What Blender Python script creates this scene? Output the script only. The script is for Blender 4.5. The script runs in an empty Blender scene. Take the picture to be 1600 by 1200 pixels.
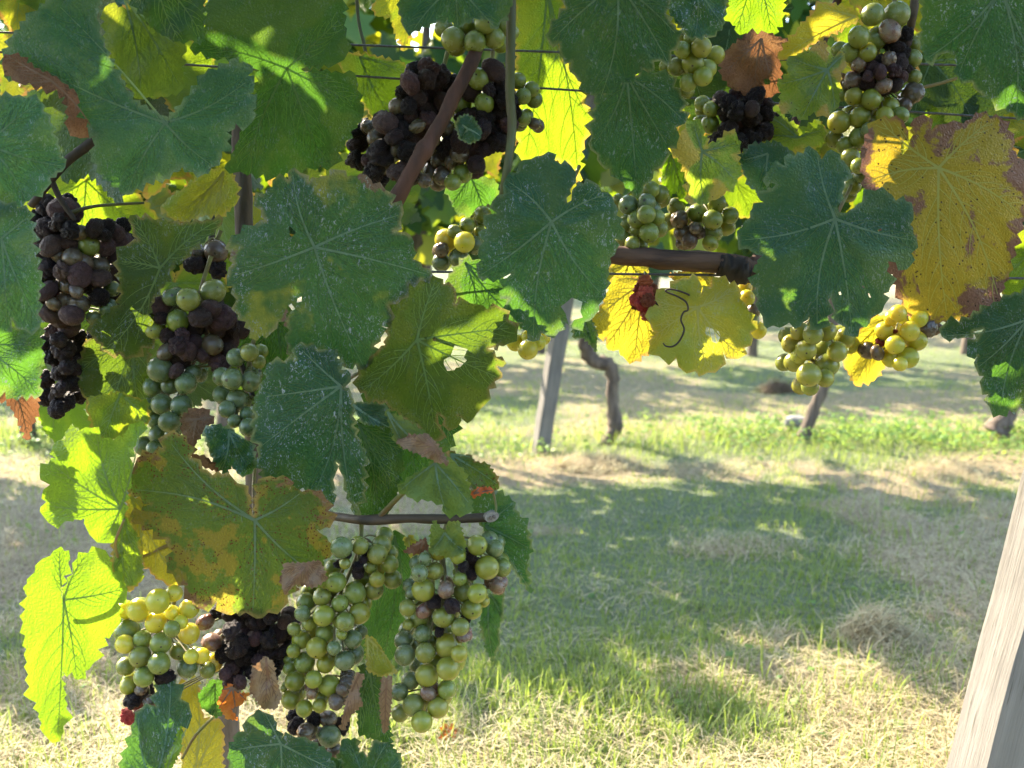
import bpy, bmesh, math, random
import numpy as np
from mathutils import Vector, Matrix, Quaternion, noise as mnoise
from mathutils.geometry import delaunay_2d_cdt

SC = bpy.context.scene
COL = SC.collection
RND = random.Random(11)
NPR = np.random.RandomState(5)

# ------------------------------------------------------------------ camera, sky, sun, exposure
FPX, CAMH, PITCH = 1556.0, 0.68, math.radians(9.31)
cd = bpy.data.cameras.new('camera')
cd.sensor_width = 36.0
cd.lens = 36.0 * FPX / 1600.0
cd.clip_start, cd.clip_end = 0.02, 500.0
cd.dof.use_dof = True
cd.dof.focus_distance = 0.86
cd.dof.aperture_fstop = 8.5
cam = bpy.data.objects.new('camera', cd)
COL.objects.link(cam)
cam.location = (0, 0, CAMH)
cam.rotation_euler = (math.pi / 2 - PITCH, 0, 0)
SC.camera = cam

SUN_EL, SUN_AZ = math.radians(36), math.radians(-40)      # azimuth from +Y towards +X
TO_SUN = Vector((math.sin(SUN_AZ) * math.cos(SUN_EL), math.cos(SUN_AZ) * math.cos(SUN_EL), math.sin(SUN_EL)))
world = bpy.data.worlds.new('World')
SC.world = world
world.use_nodes = True
wn = world.node_tree
sky = wn.nodes.new('ShaderNodeTexSky')
sky.sky_type = 'NISHITA'
sky.sun_disc = False
sky.sun_elevation = SUN_EL
sky.sun_rotation = SUN_AZ
sky.air_density, sky.dust_density, sky.ozone_density = 1.0, 1.2, 1.2
wn.links.new(sky.outputs[0], wn.nodes['Background'].inputs[0])
wn.nodes['Background'].inputs[1].default_value = 0.15
sd = bpy.data.lights.new('sun', 'SUN')
sd.energy, sd.angle, sd.color = 3.5, math.radians(0.55), (1.0, 0.87, 0.66)
sun = bpy.data.objects.new('sun', sd)
COL.objects.link(sun)
sun.rotation_euler = TO_SUN.to_track_quat('Z', 'Y').to_euler()
vs = SC.view_settings
vs.view_transform, vs.look, vs.gamma, vs.use_curve_mapping = 'Standard', 'None', 1.0, False
vs.exposure = 2.95
cy = SC.cycles
cy.max_bounces, cy.diffuse_bounces, cy.glossy_bounces, cy.transmission_bounces = 8, 4, 3, 5
cy.use_denoising = True
cy.caustics_reflective = cy.caustics_refractive = False

# ------------------------------------------------------------------ helpers
CT, ST = math.cos(PITCH), math.sin(PITCH)

def ray(px, py):
    dx, dy = (px - 800.0) / FPX, -(py - 600.0) / FPX
    return Vector((dx, CT + dy * ST, dy * CT - ST))

def P(px, py, Y):
    """world point seen at photo pixel px, py on the vertical plane y = Y"""
    d = ray(px, py)
    return Vector((0, 0, CAMH)) + d * (Y / d.y)

def PA(px, py, Y):
    dx, dy = (px - 800.0) / FPX, -(py - 600.0) / FPX
    t = Y / (CT + dy * ST)
    return np.stack([dx * t, Y + 0 * t, CAMH + (dy * CT - ST) * t], 1)

def ground(px, py):
    d = ray(px, py)
    return Vector((0, 0, CAMH)) + d * (-CAMH / d.z)

def to_px(p):
    v = p - Vector((0, 0, CAMH))
    f = v.y * CT - v.z * ST
    u = v.y * ST + v.z * CT
    return 800 + FPX * v.x / f, 600 - FPX * u / f

def prop(o, label=None, cat=None, group=None, kind=None):
    if label: o['label'] = label
    if cat: o['category'] = cat
    if group: o['group'] = group
    if kind: o['kind'] = kind
    return o

def link(name, mesh, parent=None, loc=None):
    o = bpy.data.objects.new(name, mesh)
    COL.objects.link(o)
    if parent:
        o.parent = parent
        if loc is not None: o.location = Vector(loc) - parent.location
    elif loc is not None:
        o.location = loc
    return o

def empty(name, loc, label, cat, group=None):
    o = bpy.data.objects.new(name, None)
    COL.objects.link(o)
    o.location = loc
    o.empty_display_size = 0.05
    return prop(o, label, cat, group)

def np_mesh(name, v, faces, mats, smooth=True, mi=None, uv=None, attr=None):
    """v (n,3), faces: (m,3|4) array"""
    me = bpy.data.meshes.new(name)
    v = np.asarray(v, dtype=np.float32)
    faces = np.asarray(faces, dtype=np.int32)
    k = faces.shape[1]
    me.vertices.add(len(v)); me.vertices.foreach_set('co', v.ravel())
    me.loops.add(faces.size); me.loops.foreach_set('vertex_index', faces.ravel())
    me.polygons.add(len(faces))
    me.polygons.foreach_set('loop_start', np.arange(0, faces.size, k, dtype=np.int32))
    me.polygons.foreach_set('use_smooth', np.full(len(faces), smooth, dtype=bool))
    if mi is not None: me.polygons.foreach_set('material_index', np.asarray(mi, dtype=np.int32))
    for m in (mats if isinstance(mats, (list, tuple)) else [mats]): me.materials.append(m)
    if uv is not None:
        l = me.uv_layers.new(name='UVMap')
        l.data.foreach_set('uv', np.asarray(uv, dtype=np.float32)[faces.ravel()].ravel())
    for an, av in (attr or {}).items():
        a = me.attributes.new(an, 'FLOAT', 'POINT')
        a.data.foreach_set('value', np.asarray(av, dtype=np.float32))
    me.update(calc_edges=True)
    return me

def vnoise(x, y, seed=0):
    """smooth value noise, numpy"""
    xi, yi = np.floor(x).astype(np.int64), np.floor(y).astype(np.int64)
    fx, fy = x - xi, y - yi
    fx, fy = fx * fx * (3 - 2 * fx), fy * fy * (3 - 2 * fy)
    def h(a, b):
        n = (a * 374761393 + b * 668265263 + seed * 1442695041) & 0x7fffffff
        n = ((n ^ (n >> 13)) * 1274126177) & 0x7fffffff
        return ((n ^ (n >> 16)) & 0xffff) / 65535.0
    return (h(xi, yi) * (1 - fx) + h(xi + 1, yi) * fx) * (1 - fy) + (h(xi, yi + 1) * (1 - fx) + h(xi + 1, yi + 1) * fx) * fy

def fbm(x, y, seed=0):
    return (vnoise(x, y, seed) + .5 * vnoise(2.1 * x, 2.1 * y, seed + 1) + .25 * vnoise(4.3 * x, 4.3 * y, seed + 2)) / 1.75

# ------------------------------------------------------------------ materials
class NT:
    def __init__(s, name):
        s.m = bpy.data.materials.new(name); s.m.use_nodes = True
        s.t = s.m.node_tree; s.b = s.t.nodes['Principled BSDF']; s.out = s.t.nodes['Material Output']
    def n(s, typ, **kw):
        nd = s.t.nodes.new(typ)
        for k, v in kw.items(): setattr(nd, k, v)
        return nd
    def set(s, sock, v):
        if isinstance(v, bpy.types.NodeSocket): s.t.links.new(v, sock)
        elif isinstance(v, tuple) and len(v) == 3 and sock.type == 'RGBA': sock.default_value = v + (1,)
        else: sock.default_value = v
    def noise(s, vec, scale, detail=3, rough=.55, dist=0):
        nd = s.n('ShaderNodeTexNoise'); s.set(nd.inputs['Vector'], vec)
        nd.inputs['Scale'].default_value = scale; nd.inputs['Detail'].default_value = detail
        nd.inputs['Roughness'].default_value = rough; nd.inputs['Distortion'].default_value = dist
        return nd.outputs['Fac']
    def voro(s, vec, scale, feature='F1', out='Distance', rand=1.0):
        nd = s.n('ShaderNodeTexVoronoi', feature=feature); s.set(nd.inputs['Vector'], vec)
        nd.inputs['Scale'].default_value = scale; nd.inputs['Randomness'].default_value = rand
        return nd.outputs[out]
    def ramp(s, fac, a, b, lo=0.0, hi=1.0):
        nd = s.n('ShaderNodeMapRange', interpolation_type='SMOOTHSTEP'); s.set(nd.inputs[0], fac)
        nd.inputs[1].default_value, nd.inputs[2].default_value = a, b
        nd.inputs[3].default_value, nd.inputs[4].default_value = lo, hi
        return nd.outputs[0]
    def math(s, op, a, b=0.0):
        nd = s.n('ShaderNodeMath', operation=op); s.set(nd.inputs[0], a); s.set(nd.inputs[1], b)
        return nd.outputs[0]
    def mix(s, fac, a, b):
        nd = s.n('ShaderNodeMix', data_type='RGBA'); s.set(nd.inputs[0], fac)
        s.set(nd.inputs[6], a); s.set(nd.inputs[7], b)
        return nd.outputs[2]
    def attr(s, name):
        return s.n('ShaderNodeAttribute', attribute_name=name).outputs['Fac']
    def bump(s, h, strength=.4, dist=.001):
        nd = s.n('ShaderNodeBump'); s.set(nd.inputs['Height'], h)
        nd.inputs['Strength'].default_value = strength; nd.inputs['Distance'].default_value = dist
        return nd.outputs['Normal']
    def scale(s, vec, k):
        nd = s.n('ShaderNodeVectorMath', operation='MULTIPLY'); s.set(nd.inputs[0], vec); nd.inputs[1].default_value = k
        return nd.outputs[0]

def leaf_material(name, col, col2, trans, trans2=None, mottle=(.45, .62), mscale=28, specks=.0, blotch=None, bl=(.6, .68), bscale=22,
                  dots=None, dscale=260, dcut=.16, dmask=(.35, .5), edge=None, tmix=.38, rough=.34, spec=.26, vein=False):
    k = NT(name)
    uv = k.n('ShaderNodeUVMap').outputs[0]
    oi = k.n('ShaderNodeObjectInfo')
    sh = k.n('ShaderNodeVectorMath', operation='ADD'); k.set(sh.inputs[0], uv)
    cx = k.n('ShaderNodeCombineXYZ'); k.set(cx.inputs[0], oi.outputs['Random']); k.set(cx.inputs[1], k.math('MULTIPLY', oi.outputs['Random'], 7.3))
    k.set(sh.inputs[1], cx.outputs[0]); uv = sh.outputs[0]
    inter = k.math('MULTIPLY', k.math('SUBTRACT', k.attr('inter'), .55), .22)
    m = k.ramp(k.math('ADD', k.noise(uv, mscale, 4, .6), inter), *mottle)
    c = k.mix(m, col, col2)
    t = k.mix(m, trans, trans2 or trans)
    # net of fine veins: thin paler lines and a quilted relief
    ve = k.voro(uv, 330, 'DISTANCE_TO_EDGE')
    net = k.ramp(ve, 0.0, .10, 1.0, 0.0)
    c = k.mix(k.math('MULTIPLY', net, .28), c, tuple(min(1, a * 1.8) for a in col2))
    t = k.mix(k.math('MULTIPLY', net, .30), t, tuple(a * .55 for a in trans))
    if edge:
        ef = k.math('MULTIPLY', k.ramp(k.attr('rim'), .62, .99), k.ramp(k.noise(uv, 45, 3), .38, .6))
        c = k.mix(ef, c, edge); t = k.mix(ef, t, tuple(a * 1.1 for a in edge))
    if blotch:
        b = k.ramp(k.math('ADD', k.math('ADD', k.noise(uv, bscale, 6, .68, .4), k.math('MULTIPLY', inter, .5)), k.math('MULTIPLY', k.ramp(k.attr('rim'), .1, .9), .09)), *bl)
        bc = k.mix(k.noise(uv, 130, 3), blotch, tuple(a * .55 for a in blotch))
        c = k.mix(b, c, bc); t = k.mix(b, t, tuple(a * .5 for a in blotch))
    if dots:
        d = k.math('MULTIPLY', k.ramp(k.voro(uv, dscale), dcut * .6, dcut, 1, 0), k.ramp(k.noise(uv, 33, 3), *dmask))
        c = k.mix(d, c, dots); t = k.mix(d, t, tuple(a * .5 for a in dots))
    r = rough
    if specks > 0:
        st = k.scale(uv, (1.0, .45, 1.0))
        s1 = k.ramp(k.noise(st, 520, 2, .6, 1.2), .585, .66)
        s2 = k.ramp(k.noise(uv, 42, 3, .65), .40, .62)
        s3 = k.ramp(k.noise(uv, 640, 1, .5), .64, .70)
        sp = k.math('MULTIPLY', k.math('MAXIMUM', k.math('MULTIPLY', s1, s2), k.math('MULTIPLY', s3, k.math('MULTIPLY', s2, .7))), specks)
        sp = k.math('MULTIPLY', sp, k.ramp(k.math('FRACT', k.math('MULTIPLY', oi.outputs['Random'], 5.31)), 0, 1, .45, 1.25))
        c = k.mix(sp, c, (.30, .36, .38)); t = k.mix(sp, t, (.1, .12, .1))
        dust = k.math('MULTIPLY', k.ramp(k.noise(uv, 19, 4), .40, .75), .045 * min(1, specks))
        c = k.mix(dust, c, (.32, .40, .42))
    hs = k.n('ShaderNodeHueSaturation'); k.set(hs.inputs['Color'], c)
    k.set(hs.inputs['Hue'], k.ramp(oi.outputs['Random'], 0, 1, .487, .513))
    k.set(hs.inputs['Value'], k.ramp(k.math('FRACT', k.math('MULTIPLY', oi.outputs['Random'], 13.7)), 0, 1, .85, 1.18))
    c = hs.outputs[0]
    h = k.math('ADD', k.math('MULTIPLY', k.ramp(ve, 0, .35), .55), k.math('ADD', k.math('MULTIPLY', k.noise(uv, 90, 3), .9), k.math('MULTIPLY', k.noise(uv, 700, 2), .25)))
    nrm = k.bump(h, .55, .0011)
    k.set(k.b.inputs['Base Color'], c); k.set(k.b.inputs['Roughness'], r)
    k.b.inputs['Specular IOR Level'].default_value = spec
    k.set(k.b.inputs['Normal'], nrm)
    tr = k.n('ShaderNodeBsdfTranslucent'); k.set(tr.inputs[0], t); k.set(tr.inputs['Normal'], nrm)
    mx = k.n('ShaderNodeMixShader'); mx.inputs[0].default_value = tmix
    k.t.links.new(k.b.outputs[0], mx.inputs[1]); k.t.links.new(tr.outputs[0], mx.inputs[2])
    k.t.links.new(mx.outputs[0], k.out.inputs[0])
    return k.m

M = {}
G_T, G_T2 = (.10, .25, .02), (.16, .28, .03)
M['green'] = leaf_material('green leaf', (.005, .036, .028), (.008, .045, .024), G_T, G_T2, specks=.8, edge=(.16, .20, .07))
M['teal'] = leaf_material('dusty blue green leaf', (.004, .035, .040), (.007, .044, .034), G_T, G_T2, specks=.75, edge=(.10, .15, .07))
M['specked'] = leaf_material('spray flecked green leaf', (.004, .031, .032), (.006, .038, .028), G_T, G_T2, specks=1.3, edge=(.18, .2, .08))
M['dark'] = leaf_material('deep green shade leaf', (.004, .022, .012), (.006, .028, .010), G_T, G_T2, specks=.45)  # green leaf darkened to stand for deep shade; tree crowns use it too
M['olive'] = leaf_material('ageing olive leaf', (.011, .033, .008), (.020, .038, .008), (.15, .25, .015), (.20, .28, .02), specks=.6, edge=(.20, .16, .05),
                           dots=(.02, .03, .012), dscale=420, dcut=.20)
M['hero_yellowing'] = leaf_material('green leaf yellowing on one side', (.005, .036, .034), (.07, .085, .02), G_T, (.5, .5, .05), mottle=(.56, .70), mscale=14,
                                    specks=1.1, blotch=(.20, .13, .09), bl=(.70, .74), edge=(.2, .19, .08))
M['mottled'] = leaf_material('mottled green and rust leaf', (.018, .050, .012), (.10, .085, .016), (.24, .36, .03), (.45, .36, .04), mottle=(.545, .64), mscale=62, specks=.4,
                             blotch=(.24, .13, .07), bl=(.63, .70), bscale=24, dots=(.13, .03, .012), dscale=420, dcut=.34, dmask=(.44, .54), edge=(.26, .18, .06))
M['yellow'] = leaf_material('yellow leaf', (.225, .19, .02), (.19, .18, .024), (.56, .48, .03), (.60, .52, .03), specks=.12, edge=(.40, .22, .06),
                            dots=(.10, .06, .03), dscale=200, dcut=.10)
M['yellow_green'] = leaf_material('yellow green leaf', (.15, .175, .024), (.10, .145, .026), (.58, .52, .03), (.48, .52, .03), specks=.35, edge=(.40, .30, .06),
                                  mottle=(.4, .65), mscale=20)
M['yellow_spotted'] = leaf_material('yellow leaf with brown blotches', (.20, .155, .018), (.17, .14, .02), (.46, .33, .025), (.5, .36, .03), specks=.1,
                                    blotch=(.24, .12, .085), bl=(.53, .58), bscale=19, dots=(.05, .025, .015), dscale=190, dcut=.20, dmask=(.42, .5), edge=(.24, .11, .07))
M['lime'] = leaf_material('fresh yellow green leaf', (.12, .22, .03), (.16, .26, .03), (.20, .34, .009), (.25, .37, .012), tmix=.55)
M['back'] = leaf_material('thin green leaf', (.05, .12, .03), (.09, .15, .03), (.22, .33, .010), (.30, .36, .014), mottle=(.42, .66), mscale=12, tmix=.55, edge=(.35, .25, .04))
M['thick'] = leaf_material('thick shaded leaf', (.014, .048, .014), (.022, .056, .014), (.07, .13, .008), (.10, .15, .01), tmix=.32)  # colour and translucency lowered to darken the inside of the canopy
M['backy'] = leaf_material('thin yellowing leaf', (.20, .22, .04), (.12, .18, .03), (.38, .38, .014), (.28, .35, .014), tmix=.52, edge=(.42, .22, .05))
M['pale'] = leaf_material('pale leaf underside', (.075, .12, .032), (.09, .14, .038), (.26, .36, .02), (.45, .5, .03), tmix=.35, rough=.6)
M['half'] = leaf_material('half yellow leaf', (.035, .10, .022), (.22, .175, .055), (.36, .5, .03), (.6, .45, .05), mottle=(.47, .57), mscale=13, specks=.2,
                          dots=(.05, .03, .02), dscale=210, dcut=.13)
M['brown'] = leaf_material('dry brown leaf', (.10, .052, .033), (.135, .078, .05), (.30, .13, .05), (.4, .2, .08), tmix=.22, rough=.8, spec=.2, blotch=(.10, .05, .03), bl=(.6, .7), bscale=40)
M['tan'] = leaf_material('dry tan leaf', (.19, .14, .095), (.135, .09, .06), (.5, .3, .12), (.4, .22, .1), tmix=.25, rough=.85, spec=.15, blotch=(.16, .09, .06), bl=(.6, .7), bscale=50)
M['rust'] = leaf_material('rust red leaf', (.34, .09, .03), (.42, .16, .05), (.75, .22, .03), (.7, .3, .04), tmix=.45, rough=.7, spec=.2)

def plain(name, col, col2=None, scale=60, rough=.7, bump=.3, stretch=None, trans=None, tmix=.3, spec=.3, bd=.001, coords='Object'):
    k = NT(name)
    v = k.n('ShaderNodeTexCoord').outputs[coords]
    if stretch: v = k.scale(v, stretch)
    f = k.noise(v, scale, 4, .62)
    c = k.mix(k.ramp(f, .32, .68), col, col2 or tuple(a * .6 for a in col))
    k.set(k.b.inputs['Base Color'], c); k.b.inputs['Roughness'].default_value = rough
    k.b.inputs['Specular IOR Level'].default_value = spec
    if bump: k.set(k.b.inputs['Normal'], k.bump(f, bump, bd))
    if trans:
        tr = k.n('ShaderNodeBsdfTranslucent'); tr.inputs[0].default_value = trans + (1,)
        mx = k.n('ShaderNodeMixShader'); mx.inputs[0].default_value = tmix
        k.t.links.new(k.b.outputs[0], mx.inputs[1]); k.t.links.new(tr.outputs[0], mx.inputs[2]); k.t.links.new(mx.outputs[0], k.out.inputs[0])
    return k.m

M['vein'] = plain('leaf vein', (.13, .21, .15), (.08, .145, .10), 200, .5, 0, trans=(.30, .40, .05), tmix=.4)
M['vein_soft'] = plain('fine leaf vein', (.038, .085, .055), (.026, .066, .04), 200, .5, 0, trans=(.28, .40, .04), tmix=.4)
M['vein_dim'] = plain('dim leaf vein', (.11, .18, .08), (.09, .15, .06), 200, .5, 0, trans=(.40, .50, .04), tmix=.4)
M['vein_yellow'] = plain('yellow leaf vein', (.34, .33, .10), (.30, .30, .09), 200, .5, 0, trans=(.4, .4, .05), tmix=.4)
M['vein_brown'] = plain('dry leaf vein', (.16, .09, .06), (.12, .07, .04), 200, .7, 0)
M['cane_red'] = plain('red brown vine cane', (.085, .034, .020), (.042, .019, .012), 110, .7, .9, (1, 1, .15))
M['cordon'] = plain('old cordon bark', (.12, .066, .042), (.030, .017, .013), 75, .8, .9, (.14, 1, 1), bd=.003)
M['cane_green'] = plain('green vine shoot', (.07, .085, .028), (.055, .045, .025), 70, .55, .3, (1, 1, .2))
M['cane_dark'] = plain('dark vine cane', (.045, .03, .022), (.02, .014, .011), 90, .7, .5, (1, 1, .2))
M['cane_brown'] = plain('grey brown vine cane', (.085, .058, .036), (.04, .03, .02), 90, .6, .5, (.2, 1, 1))
M['petiole'] = plain('leaf stalk', (.13, .15, .045), (.16, .085, .045), 60, .5, .1, trans=(.4, .4, .05), tmix=.25)
M['petiole_red'] = plain('pink leaf stalk', (.24, .14, .08), (.2, .17, .06), 60, .5, .1, trans=(.5, .4, .08), tmix=.25)
M['bark'] = plain('shaggy vine bark', (.15, .115, .09), (.07, .052, .042), 60, .9, 1.0, (1, 1, .18), bd=.006)
M['cutwood'] = plain('cut wood end', (.26, .235, .20), (.18, .155, .125), 300, .8, .4)
M['pith'] = plain('dark pith of a cut cane', (.16, .13, .11), (.10, .08, .07), 300, .9, 0)
M['wire'] = plain('galvanised trellis wire', (.10, .10, .10), (.06, .05, .045), 300, .5, .2, spec=.5)
M['wire'].node_tree.nodes['Principled BSDF'].inputs['Metallic'].default_value = .6
M['stone'] = plain('pale field stone', (.24, .23, .21), (.15, .14, .13), 14, .85, .6, bd=.01)
M['hay_pile'] = plain('dry mown hay', (.30, .235, .145), (.22, .165, .10), 90, .85, 0, trans=(.4, .3, .14), tmix=.2)
M['hay_dark'] = plain('old brown hay', (.12, .085, .055), (.08, .055, .035), 90, .85, 0)

def wood_mat(name, a, b, crack):
    k = NT(name)
    v = k.n('ShaderNodeTexCoord').outputs['Object']
    g = k.scale(v, (1, 1, .045))
    f1 = k.noise(g, 260, 5, .7); f2 = k.noise(g, 70, 4, .6); f3 = k.noise(v, 9, 3)
    c = k.mix(k.ramp(f2, .35, .65), a, b)
    c = k.mix(k.ramp(f1, .56, .70), c, crack)
    c = k.mix(k.math('MULTIPLY', k.ramp(f3, .45, .7), .35), c, tuple(x * .55 for x in b))
    k.set(k.b.inputs['Base Color'], c); k.b.inputs['Roughness'].default_value = .85
    k.set(k.b.inputs['Normal'], k.bump(f1, .7, .002))
    return k.m
M['post_pale'] = wood_mat('weathered pale timber', (.20, .182, .162), (.16, .145, .128), (.075, .066, .05))
M['post_grey'] = wood_mat('weathered grey timber', (.16, .145, .128), (.12, .108, .095), (.06, .06, .05))

def grape_mat(name, col, col2, sss, bloom, dots=True, weight=.75, scar=True):
    k = NT(name)
    v = k.n('ShaderNodeTexCoord').outputs['Object']       # unit berry, pole at -Z
    oi = k.n('ShaderNodeObjectInfo')
    ad = k.n('ShaderNodeVectorMath', operation='ADD'); k.set(ad.inputs[0], v)
    cx = k.n('ShaderNodeCombineXYZ'); k.set(cx.inputs[0], k.math('MULTIPLY', oi.outputs['Random'], 31.0)); k.set(cx.inputs[2], k.math('MULTIPLY', oi.outputs['Random'], 11.0))
    k.set(ad.inputs[1], cx.outputs[0]); w = ad.outputs[0]
    c = k.mix(k.ramp(k.noise(w, .6, 1), .25, .75), col, col2)
    hs = k.n('ShaderNodeHueSaturation'); k.set(hs.inputs['Color'], c)
    k.set(hs.inputs['Hue'], k.ramp(oi.outputs['Random'], 0, 1, .488, .515))
    k.set(hs.inputs['Value'], k.ramp(k.math('FRACT', k.math('MULTIPLY', oi.outputs['Random'], 7.7)), 0, 1, .88, 1.10))
    c = hs.outputs[0]
    bl = k.math('MULTIPLY', k.ramp(k.noise(w, 1.0, 3, .6), .22, .85), bloom)
    c = k.mix(bl, c, (.22, .27, .20))
    if dots:
        d = k.math('MULTIPLY', k.ramp(k.voro(w, 4.2), .045, .085, 1, 0), k.ramp(k.noise(w, 2.0, 2), .42, .5))
        c = k.mix(d, c, (.05, .035, .015))
        c = k.mix(k.math('MULTIPLY', k.ramp(k.noise(w, 26, 2), .60, .72), .25), c, (.12, .09, .03))
    if scar:
        sx = k.n('ShaderNodeSeparateXYZ'); k.set(sx.inputs[0], v)
        c = k.mix(k.ramp(sx.outputs[2], -.992, -.983, 1, 0), c, (.03, .02, .012))
    k.set(k.b.inputs['Base Color'], c)
    k.set(k.b.inputs['Roughness'], k.ramp(bl, 0, .4, .22, .42))
    k.b.inputs['Specular IOR Level'].default_value = .5
    k.b.inputs['Subsurface Weight'].default_value = weight
    k.b.inputs['Subsurface Radius'].default_value = sss
    k.b.inputs['Subsurface Scale'].default_value = 1.0
    k.set(k.b.inputs['Normal'], k.bump(k.noise(w, 9, 3), .12, .02))
    return k.m
S = .0125
M['g_green'] = grape_mat('green grape skin', (.135, .165, .018), (.16, .178, .021), (S, S * .85, S * .15), .22)
M['g_yellow'] = grape_mat('yellow green grape skin', (.20, .20, .017), (.165, .18, .019), (S * 1.9, S * 1.6, S * .22), .14)
M['g_sunlit'] = grape_mat('sunlit yellow grape skin', (.40, .36, .028), (.33, .33, .025), (S * 2.2, S * 1.8, S * .22), .10)  # brighter skin colour stands in for sunlight glowing through the lit berries
M['g_blue'] = grape_mat('bloomy blue green grape skin', (.080, .110, .034), (.098, .125, .034), (S, S * .9, S * .3), .34)
M['g_red'] = grape_mat('pinkish purple grape skin', (.13, .055, .05), (.17, .095, .05), (S, S * .4, S * .3), .35, dots=False)
M['g_brown'] = grape_mat('browning grape skin', (.075, .042, .03), (.105, .062, .036), (S * .7, S * .4, S * .25), .22, dots=False)
def rot_mat(name, col, col2, fuzz):
    k = NT(name)
    v = k.n('ShaderNodeTexCoord').outputs['Object']
    f = k.noise(v, 2.2, 5, .65); g = k.noise(v, 9, 4, .7)
    oi = k.n('ShaderNodeObjectInfo')
    c = k.mix(k.ramp(f, .35, .65), col, col2)
    hs = k.n('ShaderNodeHueSaturation'); k.set(hs.inputs['Color'], c)
    k.set(hs.inputs['Hue'], k.ramp(oi.outputs['Random'], 0, 1, .488, .525))
    k.set(hs.inputs['Value'], k.ramp(k.math('FRACT', k.math('MULTIPLY', oi.outputs['Random'], 9.1)), 0, 1, .55, 1.7))
    c = hs.outputs[0]
    c = k.mix(k.math('MULTIPLY', k.ramp(g, .52, .72), fuzz), c, (.15, .115, .105))
    k.b.inputs['Specular IOR Level'].default_value = .22
    k.set(k.b.inputs['Base Color'], c); k.set(k.b.inputs['Roughness'], k.ramp(g, .4, .7, .42, .85))
    k.set(k.b.inputs['Normal'], k.bump(g, .6, .12))
    k.b.inputs['Subsurface Weight'].default_value = .15
    k.b.inputs['Subsurface Radius'].default_value = (.004, .0012, .0008)
    return k.m
M['r_dark'] = rot_mat('shrivelled black grape skin', (.016, .011, .013), (.028, .017, .017), .20)
M['r_brown'] = rot_mat('mouldy brown grape skin', (.066, .034, .033), (.040, .021, .022), .28)
M['r_red'] = rot_mat('dried red raisin skin', (.30, .05, .03), (.20, .03, .02), .1)
M['stalk'] = plain('grape stalk', (.16, .17, .06), (.14, .10, .05), 120, .6, .2)

# ------------------------------------------------------------------ tubes
def tube(paths, mats, sides=8, jitter=0.0, seed=0, caps=True):
    """paths: list of (points, radii, material index); one mesh"""
    V, F, MI = [], [], []
    rr = np.random.RandomState(seed)
    for pts, rad, mi in paths:
        pts = [Vector(p) for p in pts]
        # Catmull-Rom resample
        if len(pts) > 2:
            q, r = [], []
            for i in range(len(pts) - 1):
                p0, p1, p2, p3 = pts[max(i - 1, 0)], pts[i], pts[i + 1], pts[min(i + 2, len(pts) - 1)]
                for s in range(5):
                    t = s / 5
                    q.append(.5 * ((2 * p1) + (p2 - p0) * t + (2 * p0 - 5 * p1 + 4 * p2 - p3) * t * t + (3 * p1 - p0 - 3 * p2 + p3) * t ** 3))
                    r.append(rad[i] * (1 - t) + rad[i + 1] * t)
            q.append(pts[-1]); r.append(rad[-1]); pts, rad = q, r
        n = len(pts); base = len(V)
        ref = Vector((0, -1, 0.13)).normalized()
        for i, p in enumerate(pts):
            d = (pts[min(i + 1, n - 1)] - pts[max(i - 1, 0)]).normalized()
            a = d.cross(ref)
            if a.length < .05: a = d.cross(Vector((1, 0, .2)))
            a.normalize(); b = d.cross(a).normalized()
            for s in range(sides):
                th = 2 * math.pi * s / sides
                k = rad[i] * (1 + jitter * (rr.rand() - .5) * 2)
                V.append(p + (a * math.cos(th) + b * math.sin(th)) * k)
        for i in range(n - 1):
            for s in range(sides):
                s2 = (s + 1) % sides
                F.append((base + i * sides + s, base + i * sides + s2, base + (i + 1) * sides + s2, base + (i + 1) * sides + s)); MI.append(mi)
        if caps:
            for i0, p in ((base, pts[0]), (base + (n - 1) * sides, pts[-1])):
                c = len(V); V.append(p)
                for s in range(sides):
                    F.append((c, i0 + s, i0 + (s + 1) % sides, i0 + (s + 1) % sides)); MI.append(mi)
    me = bpy.data.meshes.new('tube')
    me.from_pydata([tuple(v) for v in V], [], [tuple(dict.fromkeys(f)) for f in F])
    for p, mi in zip(me.polygons, MI): p.use_smooth = True; p.material_index = mi
    for m in (mats if isinstance(mats, (list, tuple)) else [mats]): me.materials.append(m)
    return me

def px_tube(name, parent, pts, width_px, Y, mat, sides=8, jitter=.06, label=None):
    """pts in photo pixels, optionally with own depth; width in pixels"""
    W = [P(p[0], p[1], p[2] if len(p) > 2 else Y) for p in pts]
    w = width_px if isinstance(width_px, (list, tuple)) else [width_px] * len(pts)
    rad = [a * .5 * q.y / FPX for a, q in zip(w, W)]
    c = W[0].copy()
    o = link(name, tube([([q - c for q in W], rad, 0)], mat, sides, jitter, int(pts[0][0])), parent, c)
    if label: o['label'] = label
    return o

# ------------------------------------------------------------------ leaf meshes
def serrate(poly, rnd, step=13.0, amp=.40):
    out = []
    n = len(poly)
    area = sum(poly[i][0] * poly[(i + 1) % n][1] - poly[(i + 1) % n][0] * poly[i][1] for i in range(n))
    sg = 1 if area > 0 else -1
    for i in range(n):
        a, b = poly[i], poly[(i + 1) % n]
        out.append(a)
        dx, dy = b[0] - a[0], b[1] - a[1]
        L = math.hypot(dx, dy)
        k = int(round(L / step))
        if k < 1 or L < step * .75: continue
        nx, ny = dy / L * sg, -dx / L * sg
        for j in range(k):
            s = L / k
            tt = (j + .5 + rnd.uniform(-.28, .28)) / k
            h = s * amp * rnd.uniform(.25, 1.35)
            out.append((a[0] + dx * tt + nx * h, a[1] + dy * tt + ny * h))
            if j < k - 1:
                t2 = (j + 1) / k
                out.append((a[0] + dx * t2 - nx * h * .25, a[1] + dy * t2 - ny * h * .25))
    return out

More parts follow.
